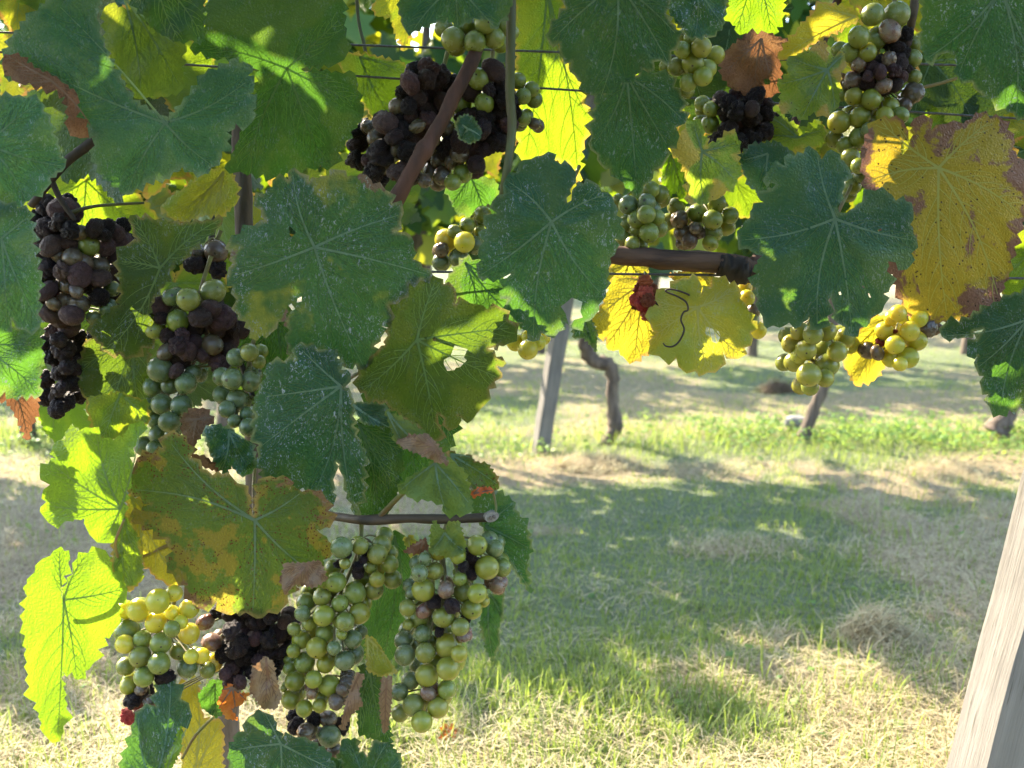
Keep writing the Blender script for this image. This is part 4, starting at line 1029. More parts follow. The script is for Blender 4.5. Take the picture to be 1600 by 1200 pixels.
L(VB, CC, [(1000, 880), (1050, 790), (1110, 700), (1180, 728), (1200, 850), (1260, 830), (1330, 765), (1390, 810), (1400, 850), (1380, 900), (1405, 1000), (1370, 1080), (1280, 1150), (1190, 1182), (1100, 1182), (1080, 1000), (1040, 920)], (1180, 880), .90, 'half', 'leaf half pinkish yellow and half green in the upper right', tips=[(1190, 1170), (1380, 830), (1130, 720), (1380, 1060)])
L(VB, CC, [(960, 900), (1010, 890), (1060, 980), (1088, 1190), (1050, 1180), (1030, 1110), (985, 1150), (945, 1060)], (1000, 900), .95, 'lime', lit=True, tips=[(1080, 1180), (960, 1080)])
L(VB, C1, [(1128, -60), (1140, 10), (1130, 28), (1150, 40), (1152, 52), (1180, 53), (1190, 48), (1207, 56), (1222, 30), (1232, -60)], (1180, -50), .97, 'lime', lit=True, tips=[(1205, 50), (1150, 48)])
L(VB, CD, [(165, 335), (230, 240), (300, 150), (380, 60), (430, 15), (560, 40), (620, 80), (642, 108), (600, 140), (520, 180), (400, 240), (280, 310), (200, 348)], (620, 95), .88, 'yellow', 'yellow leaf folded edge-on at the upper right', tips=[(190, 330), (420, 40)], curl=.1, tilt=(.1, .3))
L(VB, CD, [(225, 340), (290, 320), (350, 290), (400, 250), (445, 235), (460, 330), (457, 400), (470, 360), (500, 330), (545, 300), (562, 350), (535, 420), (525, 600), (490, 650), (430, 672), (380, 650), (310, 697), (240, 660), (175, 620), (190, 540), (163, 490), (230, 430)], (458, 405), .86, 'half', tips=[(310, 685), (180, 490), (260, 340), (548, 320), (500, 635)])
L(VB, C1, [(1126, 95), (1140, 75), (1168, 52), (1200, 52), (1234, 64), (1218, 95), (1220, 120), (1228, 140), (1200, 152), (1182, 166), (1172, 150), (1142, 137), (1128, 118)], (1190, 60), .92, 'brown', 'large dry brown leaf hanging at the upper right', tips=[(1180, 155), (1135, 110), (1215, 140)], curl=.5, wave=7, holes=[[(1193, 124), (1200, 122), (1202, 132), (1195, 132)]])
L(VB, CD, [(995, -150), (1010, 100), (1000, 250), (1030, 362), (1100, 320), (1150, 308), (1200, 318), (1215, 440), (1300, 480), (1340, 540), (1390, 560), (1420, 600), (1490, 630), (1540, 660), (1560, 705), (1600, 690), (1780, 640), (1780, -150)], (1470, -60), .77, 'green', 'big plain green leaf filling the top right corner', tips=[(1030, 345), (1555, 690), (1220, 430), (1770, 500)], tilt=(0, .2), vw=1.1)
L(VB, CH, [(365, 90), (420, 105), (440, 140), (480, 95), (525, 140), (557, 170), (540, 240), (530, 290), (508, 350), (500, 395), (550, 380), (620, 330), (680, 280), (740, 290), (770, 325), (815, 325), (850, 370), (850, 410), (835, 430), (867, 510), (840, 560), (840, 610), (820, 632), (770, 600), (735, 595), (730, 640), (747, 710), (715, 740), (720, 790), (695, 830), (660, 850), (640, 890), (610, 890), (580, 932), (545, 890), (510, 870), (498, 820), (490, 745), (480, 760), (465, 840), (420, 902), (385, 845), (320, 897), (295, 870), (265, 887), (180, 880), (175, 840), (155, 810), (150, 715), (125, 700), (150, 650), (130, 640), (175, 570), (110, 540), (65, 500), (85, 440), (120, 400), (130, 360), (180, 330), (150, 300), (235, 250), (188, 255), (205, 190), (275, 170), (270, 130), (360, 115)], (500, 405), .82, 'teal',
  'clean star shaped green leaf in front of the big yellow leaf', tips=[(420, 890), (575, 920), (845, 500), (420, 120), (85, 500)], tilt=(.03, .15), vw=1.15,
  holes=[[(690, 455), (706, 448), (708, 456), (692, 461)], [(515, 733), (524, 730), (528, 744), (518, 745)], [(618, 705), (626, 702), (634, 715), (626, 715)], [(645, 738), (652, 738), (660, 758), (652, 756)]])
L(VB, CH, [(650, 20), (700, -42), (782, -45), (821, 5), (828, 60), (845, 0), (851, -42), (913, -49), (928, 12), (997, -19), (1074, -19), (1143, -65), (1190, -40), (1251, -34), (1297, 43), (1289, 97), (1343, 166), (1360, 300), (1335, 420), (1300, 530), (1275, 650), (1235, 740), (1240, 822), (1100, 857), (980, 862), (880, 880), (830, 840), (800, 770), (770, 700), (735, 610), (700, 420), (640, 280), (618, 150), (630, 70)], (962, 178), .87, 'yellow_spotted',
  'huge yellow leaf with brown blotches at the right edge', tips=[(1000, 850), (1330, 380), (1190, -30), (700, -30), (640, 240), (1230, 760)], tilt=(0, .1), vw=1.2, wave=5, holes=[[(795, 78), (810, 55), (832, 60), (825, 92), (800, 122)]])
L(VB, CO, [(1015, 145), (1080, 150), (1130, 150), (1222, 108), (1140, 200), (1138, 242), (1192, 238), (1178, 290), (1222, 340), (1208, 390), (1245, 430), (1250, 490), (1300, 532), (1400, 490), (1560, 450), (1560, -120), (1350, -60), (1200, 20), (1100, 75), (1030, 80)], (1440, 60), .86, 'green', 'plain green leaf at the right edge below the huge yellow leaf', tips=[(1300, 520), (1030, 140), (1190, 300), (1550, 400)], tilt=(0, .1))
L(VB, CG, [(830, 640), (930, 640), (1040, 700), (1060, 900), (1000, 990), (940, 1032), (880, 1010), (860, 980), (810, 980), (800, 925), (765, 920), (757, 870), (735, 840), (790, 760), (812, 700)], (985, 660), .90, 'yellow', 'golden yellow leaf left of the pale yellow leaf with tendril', tips=[(935, 1022), (750, 840), (850, 650), (800, 960)], lit=True)
L(VB, CG, [(1060, 690), (1100, 690), (1140, 650), (1230, 640), (1245, 720), (1330, 640), (1380, 670), (1425, 690), (1430, 740), (1470, 800), (1512, 880), (1480, 900), (1482, 960), (1450, 970), (1420, 1022), (1350, 990), (1340, 1062), (1280, 1087), (1220, 1080), (1140, 1060), (1130, 1020), (1050, 1010), (1005, 960), (1040, 900), (1008, 860), (998, 790), (1050, 775), (1028, 740)], (1230, 780), .86, 'yellow_green', 'pale yellow green leaf crossed by a curly tendril', tips=[(1280, 1080), (1010, 930), (1020, 745), (1400, 690), (1430, 1010)], vw=1.05, holes=[[(1268, 870), (1300, 880), (1328, 890), (1322, 950), (1290, 920)]])
L(VB, CG, [(1090, 630), (1200, 600), (1310, 620), (1290, 690), (1240, 750), (1190, 720), (1140, 670)], (1200, 610), .93, 'yellow', lit=True, tips=[(1235, 740), (1280, 650)])
L(VB, CG, [(830, 560), (1000, 575), (1000, 700), (900, 740), (820, 720), (800, 640)], (910, 570), .95, 'yellow_green', lit=True)
L(VB, CH, [(665, 845), (700, 838), (740, 850), (745, 950), (722, 1062), (690, 1110), (660, 1132), (590, 1152), (568, 1110), (538, 1060), (560, 990), (620, 888)], (735, 850), .92, 'yellow', 'small glowing yellow leaf with burnt tip hanging beside the lit grapes', tips=[(590, 1140), (550, 1030), (650, 880)], lit=True)
L(VA, CG, [(60, 640), (130, 550), (220, 560), (320, 650), (360, 820), (425, 870), (330, 885), (180, 785), (90, 760)], (140, 570), .88, 'green', tips=[(410, 865), (200, 780), (300, 650)])
L(VB, C1, [(1153, 245), (1175, 225), (1215, 222), (1242, 240), (1236, 270), (1200, 312), (1170, 290)], (1200, 240), .91, 'teal', tips=[(1200, 305), (1160, 250)])
L(VB, CD, [(60, 740), (80, 690), (130, 668), (200, 690), (270, 720), (290, 800), (430, 725), (440, 760), (430, 840), (300, 905), (100, 850), (55, 810)], (285, 800), .94, 'half', tips=[(70, 790), (420, 760), (130, 680)])
L(VA, CB, [(860, -100), (868, 50), (890, 150), (960, 182), (1050, 140), (1150, 110), (1210, 162), (1350, 80), (1425, 168), (1500, 90), (1530, 0), (1545, -100)], (1200, -90), .80, 'teal', 'blue green leaf edge at the top centre above the dark grapes', tips=[(950, 175), (1210, 150), (1425, 160)])
L(VA, CB, [(480, 330), (600, 310), (700, 320), (880, 360), (945, 430), (890, 500), (910, 600), (835, 702), (720, 680), (640, 560), (560, 430)], (640, 330), .98, 'back', 'translucent mid green leaf left of the brown grapes', tips=[(830, 690), (900, 420)], lit=True)
L(VB, CC, [(90, -100), (250, -60), (390, 0), (360, 110), (340, 240), (370, 350), (450, 450), (490, 600), (530, 660), (520, 760), (480, 880), (470, 1060), (400, 950), (340, 930), (250, 900), (180, 950), (110, 900), (100, 400)], (280, -60), 1.00, 'back', 'long backlit yellow green leaf behind the upright cane', tips=[(460, 1040), (150, 920), (500, 650)], lit=True)
L(VA, CE, [(930, 125), (990, 70), (1050, 30), (1200, -90), (1330, -100), (1385, 0), (1378, 100), (1290, 180), (1200, 168), (1080, 212), (1000, 190)], (1300, -80), .93, 'yellow_green', 'olive yellow leaf above the shaded green leaf', tips=[(1000, 180), (1290, 170), (1100, 190)])
L(VA, CE, [(755, 172), (820, 190), (900, 200), (1050, 220), (1300, 190), (1250, 260), (1160, 340), (1090, 420), (1015, 450), (965, 560), (900, 650), (860, 750), (900, 900), (770, 1000), (620, 970), (540, 880), (530, 800), (640, 740), (700, 690), (690, 500), (680, 430), (730, 350), (810, 320), (770, 240)], (930, 480), .86, 'olive', 'dark olive leaf with two horns beside the shaded bunch', tips=[(770, 185), (1280, 195), (700, 440), (640, 950)], tilt=(.1, .1))
L(VA, CE, [(540, 880), (700, 880), (860, 910), (880, 1190), (850, 1400), (740, 1480), (600, 1400), (530, 1290), (470, 1200), (455, 1050), (500, 900)], (780, 900), .90, 'olive', tips=[(600, 1390), (480, 1050), (840, 1380)])
L(VA, CI, [(520, 150), (700, 120), (860, 180), (870, 290), (720, 385), (600, 400), (540, 330), (500, 220)], (700, 130), .83, 'back', tips=[(600, 390), (850, 280)])
L(VA, C1, [(395, 470), (440, 480), (500, 500), (520, 560), (500, 640), (455, 690), (410, 650), (380, 590), (370, 530)], (430, 470), .93, 'dark', tips=[(455, 680), (505, 600), (385, 600)])
L(VA, C1, [(610, 560), (680, 590), (720, 640), (700, 720), (650, 770), (590, 760), (560, 690), (570, 610)], (630, 580), .92, 'dark', tips=[(650, 760), (710, 690), (570, 700)])
L(VB, C1, [(1560, 360), (1640, 350), (1680, 430), (1640, 500), (1590, 500), (1555, 440)], (1640, 370), .93, 'back', tips=[(1590, 490), (1560, 440)])
L(VB, CG, [(640, 860), (690, 850), (730, 830), (760, 900), (755, 990), (700, 925), (650, 925)], (700, 850), .90, 'green', tips=[(750, 980), (655, 915)])
L(VB, C1, [(690, 285), (735, 265), (775, 285), (785, 320), (765, 345), (715, 335)], (735, 275), 1.02, 'green', tips=[(760, 340), (705, 320)])
L(VB, CB, [(1195, 720), (1215, 680), (1260, 665), (1300, 680), (1350, 760), (1340, 810), (1280, 838), (1220, 810)], (1270, 750), .83, 'green', 'tiny round young leaf on the brown grapes', tips=[(1340, 790), (1215, 700), (1230, 815)])
L(VB, CM, [(722, 130), (740, 95), (790, 150), (800, 100), (850, 100), (880, 200), (870, 240), (800, 260), (720, 235)], (785, 150), .775, 'pale', 'small pale green leaf with dry rim over the right bunch', tips=[(870, 230), (730, 225)])
L(VB, CM, [(600, 235), (640, 205), (700, 170), (712, 215), (680, 245), (620, 240)], (690, 185), .785, 'brown', 'tiny brown curled leaf at the top of the right bunch', curl=.8, wave=5, bulge=1)
L(VA, CM, [(600, 175), (640, 160), (665, 200), (668, 290), (630, 260)], (620, 170), .86, 'yellow_green', lit=True)
L(VA, CL, [(1382, 618), (1425, 650), (1440, 740), (1467, 830), (1440, 890), (1370, 892), (1300, 800), (1312, 680)], (1385, 625), .765, 'tan', 'folded dry tan leaf at the foot of the black grapes', tips=[(1380, 880), (1450, 850)], curl=.4, wave=7)
L(VA, CL, [(1130, 860), (1165, 790), (1200, 760), (1235, 810), (1300, 810), (1260, 870), (1200, 890), (1240, 950), (1180, 945)], (1210, 780), .80, 'rust', 'curled rust orange leaf scrap lit by the sun', curl=.8, wave=8, bulge=1, lit=True)

# ------------------------------------------------------------------ grape bunches
def berry_mesh(name, mat, seed, wrinkle=0.0):
    bm = bmesh.new(); bmesh.ops.create_icosphere(bm, subdivisions=4 if wrinkle else 3, radius=1)
    off = Vector((seed * 3.1, seed * 1.7, seed * 5.3))
    for v in bm.verts:
        p = v.co.copy()
        if wrinkle:
            f1 = 1 - abs(mnoise.noise(p * 1.6 + off)) * 2
            f2 = 1 - abs(mnoise.noise(p * 3.7 + off)) * 2
            f3 = mnoise.noise(p * 8 + off)
            k1, k2 = max(0, f1) ** 2.2, max(0, f2) ** 2.2
            k = 1.04 - wrinkle * (.06 + .30 * k1 + .13 * k2 + .02 * f3) + .30 * wrinkle * mnoise.noise(p * .8 + off)
            p = p * max(.55, min(1.06, k))
        else:
            p = p * (1 + .022 * mnoise.noise(p * .9 + off))
        v.co = p
    for f in bm.faces: f.smooth = True
    me = bpy.data.meshes.new(name); bm.to_mesh(me); bm.free(); me.materials.append(mat)
    return me
BM = {'g': [berry_mesh('berry', M['g_green'], i) for i in (1, 2)], 'y': [berry_mesh('berry', M['g_yellow'], i) for i in (3, 4)],
      'l': [berry_mesh('berry', M['g_sunlit'], i) for i in (21, 22)], 'b': [berry_mesh('berry', M['g_blue'], i) for i in (5, 6)], 'r': [berry_mesh('berry', M['g_red'], 7), berry_mesh('berry', M['g_red'], 8, .25)],
      'n': [berry_mesh('berry', M['g_brown'], 9), berry_mesh('berry', M['g_brown'], 10, .4)],
      'd': [berry_mesh('shrivelled_berry', M['r_dark'], i, 1.0) for i in (11, 12, 13, 14)],
      'm': [berry_mesh('shrivelled_berry', M['r_brown'], i, w) for i, w in ((15, .30), (16, .55), (17, 1.0), (18, .22))],
      'x': [berry_mesh('raisin', M['r_red'], i, 1.1) for i in (19, 20)]}

def bunch(label, crop, Y, berries, stem, fills=(), back=.5, group='grape bunches of the front row', depth=1.0, lit=False):
    ox, oy, s = crop
    rnd = random.Random(len(label) * 31 + len(berries))
    B = [[ox + b[0] * s, oy + b[1] * s, b[2] * s, b[3]] for b in berries]
    for (cx, cy, rx, ry, rb, n, types) in fills:
        made, tries = 0, 0
        while made < n and tries < n * 60:
            tries += 1
            a, q = rnd.uniform(0, 6.283), math.sqrt(rnd.random())
            x, y = ox + (cx + rx * q * math.cos(a)) * s, oy + (cy + ry * q * math.sin(a)) * s
            r = rb * s * rnd.uniform(.78, 1.15)
            if all(math.hypot(x - b[0], y - b[1]) > (r + b[2]) * (.62 if b[3] in 'dmxn' else .8) for b in B):
                B.append([x, y, r, rnd.choice(types)]); made += 1
    X = np.array([b[:3] for b in B]); n = len(B)
    cx, cy = X[:, 0].mean(), X[:, 1].mean()
    sx = max(X[:, 0].std() * 1.9, 20)
    px = X * (Y / FPX)                                     # metres in the picture plane
    r = px[:, 2] * np.array([1.02 if b[3] in 'gybrnl' else (1.2 if b[3] == 'm' else 1.3) for b in B])
    dep = np.clip(((X[:, 0] - cx) / sx) ** 2, 0, 1.3) * .020 * depth + np.array([rnd.uniform(-.006, .006) for _ in B])
    for it in range(90):
        for i in range(n):
            for j in range(i):
                d2 = (px[i, 0] - px[j, 0]) ** 2 + (px[i, 1] - px[j, 1]) ** 2
                R = (r[i] + r[j]) * (.97 if B[i][3] in 'gybl' and B[j][3] in 'gybl' else .74)
                if d2 < R * R:
                    need = math.sqrt(R * R - d2); dd = dep[i] - dep[j]
                    if abs(dd) < need:
                        p = (need - abs(dd)) * .5 * (1 if dd >= 0 else -1)
                        dep[i] += p; dep[j] -= p
    dep -= np.percentile(dep, 25)
    top = P(stem[0][0], stem[0][1], Y + .02)
    root = empty('grape_bunch', top, label, 'grapes', group)
    pts = []
    for k in range(n):
        b = B[k]; c = P(b[0], b[1], Y + dep[k])
        pts.append((c, r[k] * (Y + dep[k]) / Y, b[3]))
    axis = [P(q[0], q[1], Y + .02 + .012) for q in stem]
    core = P(cx, cy, Y + float(np.median(dep)) + .02)
    for k in range(int(n * back)):
        for _ in range(30):
            q = pts[rnd.randrange(n)]
            c = q[0] + Vector((rnd.uniform(-.7, .7) * q[1], rnd.uniform(1.2, 3.6) * q[1], rnd.uniform(-.6, .6) * q[1]))
            rr = q[1] * rnd.uniform(.85, 1.05)
            if all((c - e[0]).length > (rr + e[1]) * (.93 if q[2] in 'gybl' else .7) for e in pts):
                pts.append((c, rr, q[2])); break
    for c, rr, ty in pts:
        me = rnd.choice(BM[ty])
        o = link('berry' if ty in 'gybrnl' else ('raisin' if ty == 'x' else 'shrivelled_berry'), me, root, c)
        q0, q1 = (.96, 1.05) if ty in 'gybl' else (.74, 1.16)
        o.scale = (rr * rnd.uniform(q0, q1), rr * rnd.uniform(q0, q1), rr * rnd.uniform(q0 + .02, q1 + .01))
        out = (c - core); out.y *= .6
        d = (out.normalized() * .8 + Vector((rnd.uniform(-.5, .5), -.55, -.55 + rnd.uniform(-.4, .4)))).normalized()
        if ty in 'dmx': d = Vector((rnd.gauss(0, 1), rnd.gauss(0, 1), rnd.gauss(0, 1))).normalized()
        o.rotation_mode = 'QUATERNION'
        o.rotation_quaternion = d.to_track_quat('-Z', 'Y') @ Quaternion((0, 0, 1), rnd.uniform(0, 6.28))
    # stalk with its twigs
    paths = [([p - top for p in axis], [.0022] + [.0018] * (len(axis) - 2) + [.001], 0)]
    for c, rr, ty in pts:
        near = min(axis[1:] if len(axis) > 1 else axis, key=lambda a: (a - c).length)
        q = near + Vector((0, 0, .008))
        e = c + (q - c).normalized() * rr * .9
        if (q - c).length > rr * 1.15: paths.append(([q - top, (q + e) / 2 - top + Vector((0, .002, .003)), e - top], [.0009, .0007, .0009], 0))
    link('stalk', tube(paths, M['stalk'], 5, 0, 0, False), root, top)
    a = np.array([[b[0], b[1]] for b in B]); HERO.append((a, Y, lit))
    return root

bunch('sunlit yellow green grape bunch at the lower left beside the glowing leaf', CL, .79,
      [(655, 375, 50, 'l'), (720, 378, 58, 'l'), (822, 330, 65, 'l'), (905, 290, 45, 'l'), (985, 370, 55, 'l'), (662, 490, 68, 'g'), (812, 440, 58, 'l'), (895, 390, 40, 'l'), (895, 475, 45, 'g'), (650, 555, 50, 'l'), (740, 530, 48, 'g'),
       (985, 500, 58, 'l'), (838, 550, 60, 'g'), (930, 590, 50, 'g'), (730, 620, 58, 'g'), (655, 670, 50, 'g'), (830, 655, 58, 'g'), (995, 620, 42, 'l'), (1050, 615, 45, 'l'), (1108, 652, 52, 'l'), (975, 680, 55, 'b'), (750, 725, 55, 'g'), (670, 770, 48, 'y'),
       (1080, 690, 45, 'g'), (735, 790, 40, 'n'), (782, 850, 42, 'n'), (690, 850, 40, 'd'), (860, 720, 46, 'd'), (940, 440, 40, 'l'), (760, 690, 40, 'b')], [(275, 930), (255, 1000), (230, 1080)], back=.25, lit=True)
bunch('shrivelled black grape bunch between the two ripe bunches at the bottom', CL, .815,
      [(1070, 440, 50, 'r'), (1140, 380, 45, 'd'), (1105, 545, 52, 'r'), (1210, 480, 58, 'd')], [(375, 925), (385, 980), (395, 1040)],
      [(1330, 530, 180, 200, 50, 34, 'dddm'), (1250, 700, 90, 70, 45, 7, 'dm'), (690, 930, 30, 30, 38, 2, 'dx')])
bunch('long ripe green grape bunch just right of the black grapes', CM, .79,
      [(325, 215, 50, 'b'), (407, 210, 38, 'g'), (503, 205, 46, 'g'), (485, 245, 46, 'g'), (340, 288, 27, 'g'), (305, 292, 14, 'd'), (455, 303, 30, 'g'), (540, 290, 42, 'g'), (483, 358, 37, 'y'), (553, 358, 43, 'g'), (300, 370, 47, 'g'), (383, 418, 54, 'g'), (470, 405, 45, 'g'),
       (165, 460, 43, 'g'), (238, 435, 43, 'g'), (318, 465, 40, 'g'), (405, 510, 50, 'y'), (245, 520, 50, 'y'), (150, 510, 38, 'b'), (340, 548, 43, 'g'), (180, 555, 34, 'g'), (112, 580, 32, 'g'), (145, 625, 45, 'y'), (252, 598, 45, 'g'), (325, 605, 25, 'g'), (375, 625, 43, 'b'),
       (215, 663, 50, 'y'), (110, 678, 33, 'g'), (290, 665, 33, 'b'), (160, 728, 48, 'g'), (252, 735, 42, 'y'), (340, 720, 48, 'b'), (95, 755, 33, 'g'), (115, 812, 46, 'y'), (200, 805, 42, 'y'), (270, 832, 50, 'y'), (68, 845, 17, 'g'), (100, 895, 46, 'y'), (158, 935, 40, 'y'),
       (227, 922, 33, 'y'), (190, 868, 32, 'r'), (345, 250, 22, 'd'), (400, 300, 22, 'd'), (395, 335, 24, 'd'), (420, 270, 18, 'd'), (300, 905, 45, 'n'), (330, 850, 38, 'n')], [(565, 815), (560, 860), (525, 950), (490, 1080)], back=.7)
bunch('short purplish grape bunch hanging at the bottom below the long green bunch', CM, .82,
      [(170, 1035, 52, 'n'), (270, 1058, 53, 'b'), (265, 980, 42, 'n'), (200, 980, 36, 'd'), (120, 1010, 36, 'd'), (215, 1105, 40, 'n'), (330, 1010, 38, 'd'), (290, 1120, 38, 'n')], [(500, 1080), (495, 1130), (495, 1170)], back=.3)
bunch('right ripe grape bunch with a few reddish berries hanging under the level cane', CM, .785,
      [(930, 205, 48, 'y'), (1008, 220, 43, 'b'), (755, 230, 45, 'y'), (845, 255, 37, 'y'), (695, 268, 33, 'b'), (740, 320, 42, 'g'), (672, 330, 40, 'b'), (975, 305, 56, 'y'), (1042, 305, 42, 'g'), (690, 405, 54, 'y'), (790, 405, 42, 'r'), (853, 355, 33, 'g'), (870, 415, 45, 'g'), (930, 420, 45, 'y'),
       (1020, 390, 42, 'r'), (620, 485, 39, 'g'), (692, 498, 45, 'r'), (668, 530, 50, 'g'), (780, 525, 50, 'g'), (905, 490, 49, 'y'), (855, 570, 43, 'g'), (622, 560, 26, 'g'), (687, 600, 42, 'b'), (602, 630, 45, 'b'), (868, 615, 28, 'r'), (803, 655, 62, 'y'), (607, 695, 50, 'b'), (700, 685, 49, 'g'),
       (850, 690, 40, 'y'), (705, 785, 53, 'y'), (632, 810, 43, 'b'), (800, 755, 56, 'y'), (712, 868, 38, 'r'), (582, 860, 42, 'b'), (795, 850, 45, 'g'), (645, 920, 53, 'g'), (755, 930, 50, 'y'), (587, 955, 42, 'g'), (683, 993, 52, 'y'), (905, 255, 26, 'd'), (915, 295, 30, 'd'), (870, 300, 28, 'd'), (905, 340, 24, 'd'), (880, 530, 24, 'd'),
       (820, 478, 36, 'd'), (760, 592, 24, 'd'), (960, 455, 28, 'y'), (640, 420, 34, 'b'), (740, 460, 30, 'd')], [(700, 812), (690, 860), (690, 950), (680, 1100)], back=.7)
bunch('shaded half rotten grape bunch at the left behind the largest leaf', CE, .87,
      [(1240, 615, 72, 'g'), (1095, 662, 66, 'g'), (995, 650, 52, 'b'), (1035, 785, 66, 'g'), (795, 795, 68, 'g'), (862, 765, 48, 'g'), (895, 845, 50, 'g'), (930, 1070, 72, 'b'), (990, 1160, 54, 'b'), (1080, 1150, 62, 'b'), (890, 1170, 58, 'b'),
       (870, 1280, 48, 'b'), (940, 1270, 62, 'b'), (1055, 1280, 64, 'b'), (910, 1365, 50, 'b'), (985, 1375, 62, 'b'), (925, 1450, 58, 'b'), (840, 1515, 58, 'b'), (1000, 1450, 44, 'b'), (900, 1530, 50, 'b'), (1120, 1090, 50, 'b')], [(330, 400), (310, 470), (290, 600), (250, 690)],
      [(1150, 880, 220, 190, 58, 34, 'mmmn'), (1060, 1040, 130, 60, 55, 6, 'nm'), (930, 720, 60, 50, 50, 3, 'm')], depth=1.3)
bunch('small bluish green grape bunch tucked left of the grey flecked leaf', CE, .845,
      [(1370, 1000, 53, 'b'), (1450, 970, 53, 'g'), (1290, 1110, 55, 'b'), (1350, 1125, 62, 'b'), (1460, 1140, 62, 'b'), (1505, 1025, 42, 'g'), (1290, 1215, 52, 'b'), (1378, 1245, 60, 'b'), (1320, 1300, 52, 'b'), (1440, 1330, 46, 'b'), (1445, 1405, 56, 'b'), (1360, 1370, 40, 'b'), (1520, 1260, 46, 'b'), (1500, 1450, 44, 'b')],
      [(400, 520), (390, 560), (375, 640)], back=.6)
bunch('rotten brown grape bunch in deep shade at the left edge', CE, .88,
      [(520, 345, 62, 'g'), (650, 600, 46, 'b'), (622, 722, 44, 'b'), (545, 768, 44, 'b')], [(110, 330), (110, 420), (100, 500)],
      [(300, 230, 110, 130, 58, 10, 'ddm'), (400, 520, 230, 260, 60, 52, 'mmdn'), (600, 330, 120, 110, 55, 8, 'md')], depth=1.4)
bunch('hanging tail of dried dark grapes at the left edge below the rotten bunch', CE, .90,
      [(400, 830, 50, 'm')], [(100, 510), (100, 580), (95, 630)], [(370, 960, 120, 150, 55, 20, 'mdd'), (340, 1170, 90, 110, 55, 11, 'dd'), (350, 1280, 40, 60, 45, 3, 'd')], depth=1.2)
bunch('big rotten brown grape bunch left of the slanting cane', CB, .89,
      [(740, 800, 52, 'n'), (690, 740, 50, 'n'), (860, 620, 50, 'n'), (1020, 1050, 55, 'n')], [(700, 80), (680, 150), (640, 260)],
      [(1030, 530, 150, 130, 52, 22, 'mmd'), (790, 850, 190, 170, 56, 30, 'mmnd'), (950, 720, 110, 80, 52, 9, 'nm')], depth=1.4)
bunch('rotten dark grape bunch with a few green berries right of the slanting cane', CB, .90,
      [(1365, 600, 55, 'g'), (1225, 600, 62, 'g'), (1330, 460, 58, 'g'), (1120, 1020, 60, 'n'), (1060, 990, 52, 'n'), (1240, 1010, 52, 'g'), (1180, 1060, 46, 'g'), (1560, 470, 45, 'g'), (1590, 560, 46, 'g'), (1640, 520, 46, 'g'), (1655, 580, 46, 'g'), (1590, 690, 44, 'g'), (1655, 720, 44, 'n')], [(770, 80), (765, 150), (740, 240)],
      [(1400, 640, 130, 240, 54, 26, 'ddm'), (1200, 880, 190, 140, 58, 26, 'dmn')], depth=1.4)
bunch('shaded dark green grapes tucked under the leaf at the top centre', CB, .87,
      [(1185, 230, 68, 'g'), (1310, 245, 62, 'g'), (1420, 220, 58, 'g'), (1130, 165, 52, 'g'), (1250, 140, 60, 'g'), (1370, 130, 60, 'g'), (1480, 150, 52, 'g')], [(745, -20), (745, 20), (740, 60)], back=.6)
bunch('small olive green bunch right of the leaf hanging from the top', CC, .85,
      [(1175, 275, 58, 'y'), (1260, 320, 50, 'y'), (1125, 365, 62, 'y'), (1210, 400, 52, 'y'), (1185, 445, 54, 'y'), (1075, 210, 42, 'g'), (1065, 290, 46, 'g'), (1030, 390, 50, 'g'), (1100, 480, 50, 'g'), (1120, 225, 45, 'g')], [(1090, 20), (1085, 60), (1085, 120)], back=.6)
bunch('rotten dark bunch with two green berries in the upper right', CC, .93,
      [(1235, 635, 46, 'g'), (1225, 722, 50, 'g'), (1180, 600, 44, 'g')], [(1160, 140), (1155, 180), (1150, 220)], [(1400, 700, 190, 160, 52, 36, 'ddm')], depth=1.3)
bunch('tall bunch at the upper right, green below and mouldy brown in its middle', CD, .91,
      [(720, 85, 62, 'g'), (860, 85, 70, 'g'), (640, 215, 60, 'g'), (740, 225, 62, 'g'), (590, 305, 56, 'g'), (530, 290, 46, 'g'), (690, 305, 53, 'y'), (610, 560, 50, 'y'), (710, 577, 58, 'y'), (525, 710, 63, 'y'), (645, 685, 58, 'y'), (820, 622, 53, 'y'), (790, 672, 50, 'y'), (880, 672, 50, 'g'), (640, 800, 56, 'g'), (560, 845, 50, 'g'),
       (500, 810, 50, 'g'), (590, 915, 53, 'g'), (640, 965, 46, 'g'), (600, 1080, 53, 'g'), (580, 1130, 46, 'g'), (650, 1025, 40, 'b'), (958, 447, 42, 'g'), (970, 265, 50, 'g'), (955, 340, 48, 'g'), (955, 540, 56, 'n'), (640, 372, 52, 'r'), (600, 472, 50, 'n'), (820, 180, 68, 'r'), (815, 345, 44, 'n'), (785, 500, 46, 'r'), (905, 610, 46, 'n'), (700, 760, 46, 'b'), (540, 545, 42, 'g')],
      [(1400, -20), (1390, 60), (1370, 150), (1335, 280)], [(770, 420, 150, 110, 46, 16, 'mmd'), (895, 260, 60, 130, 46, 8, 'dm')], depth=1.2)
bunch('pale green bunch resting just above the cut cordon stub', CG, .90,
      [(905, 385, 43, 'g'), (905, 300, 46, 'b'), (990, 290, 42, 'b'), (990, 345, 42, 'g'), (945, 370, 42, 'g'), (1002, 430, 45, 'g'), (1050, 410, 42, 'g'), (950, 415, 38, 'g'), (880, 460, 37, 'g'), (925, 482, 36, 'g'), (965, 490, 32, 'g'), (1055, 250, 42, 'g'), (1022, 320, 36, 'b'), (860, 280, 32, 'g'), (1010, 230, 40, 'g'), (1040, 360, 36, 'g')],
      [(1015, 280), (1005, 310), (990, 350)], back=.6)
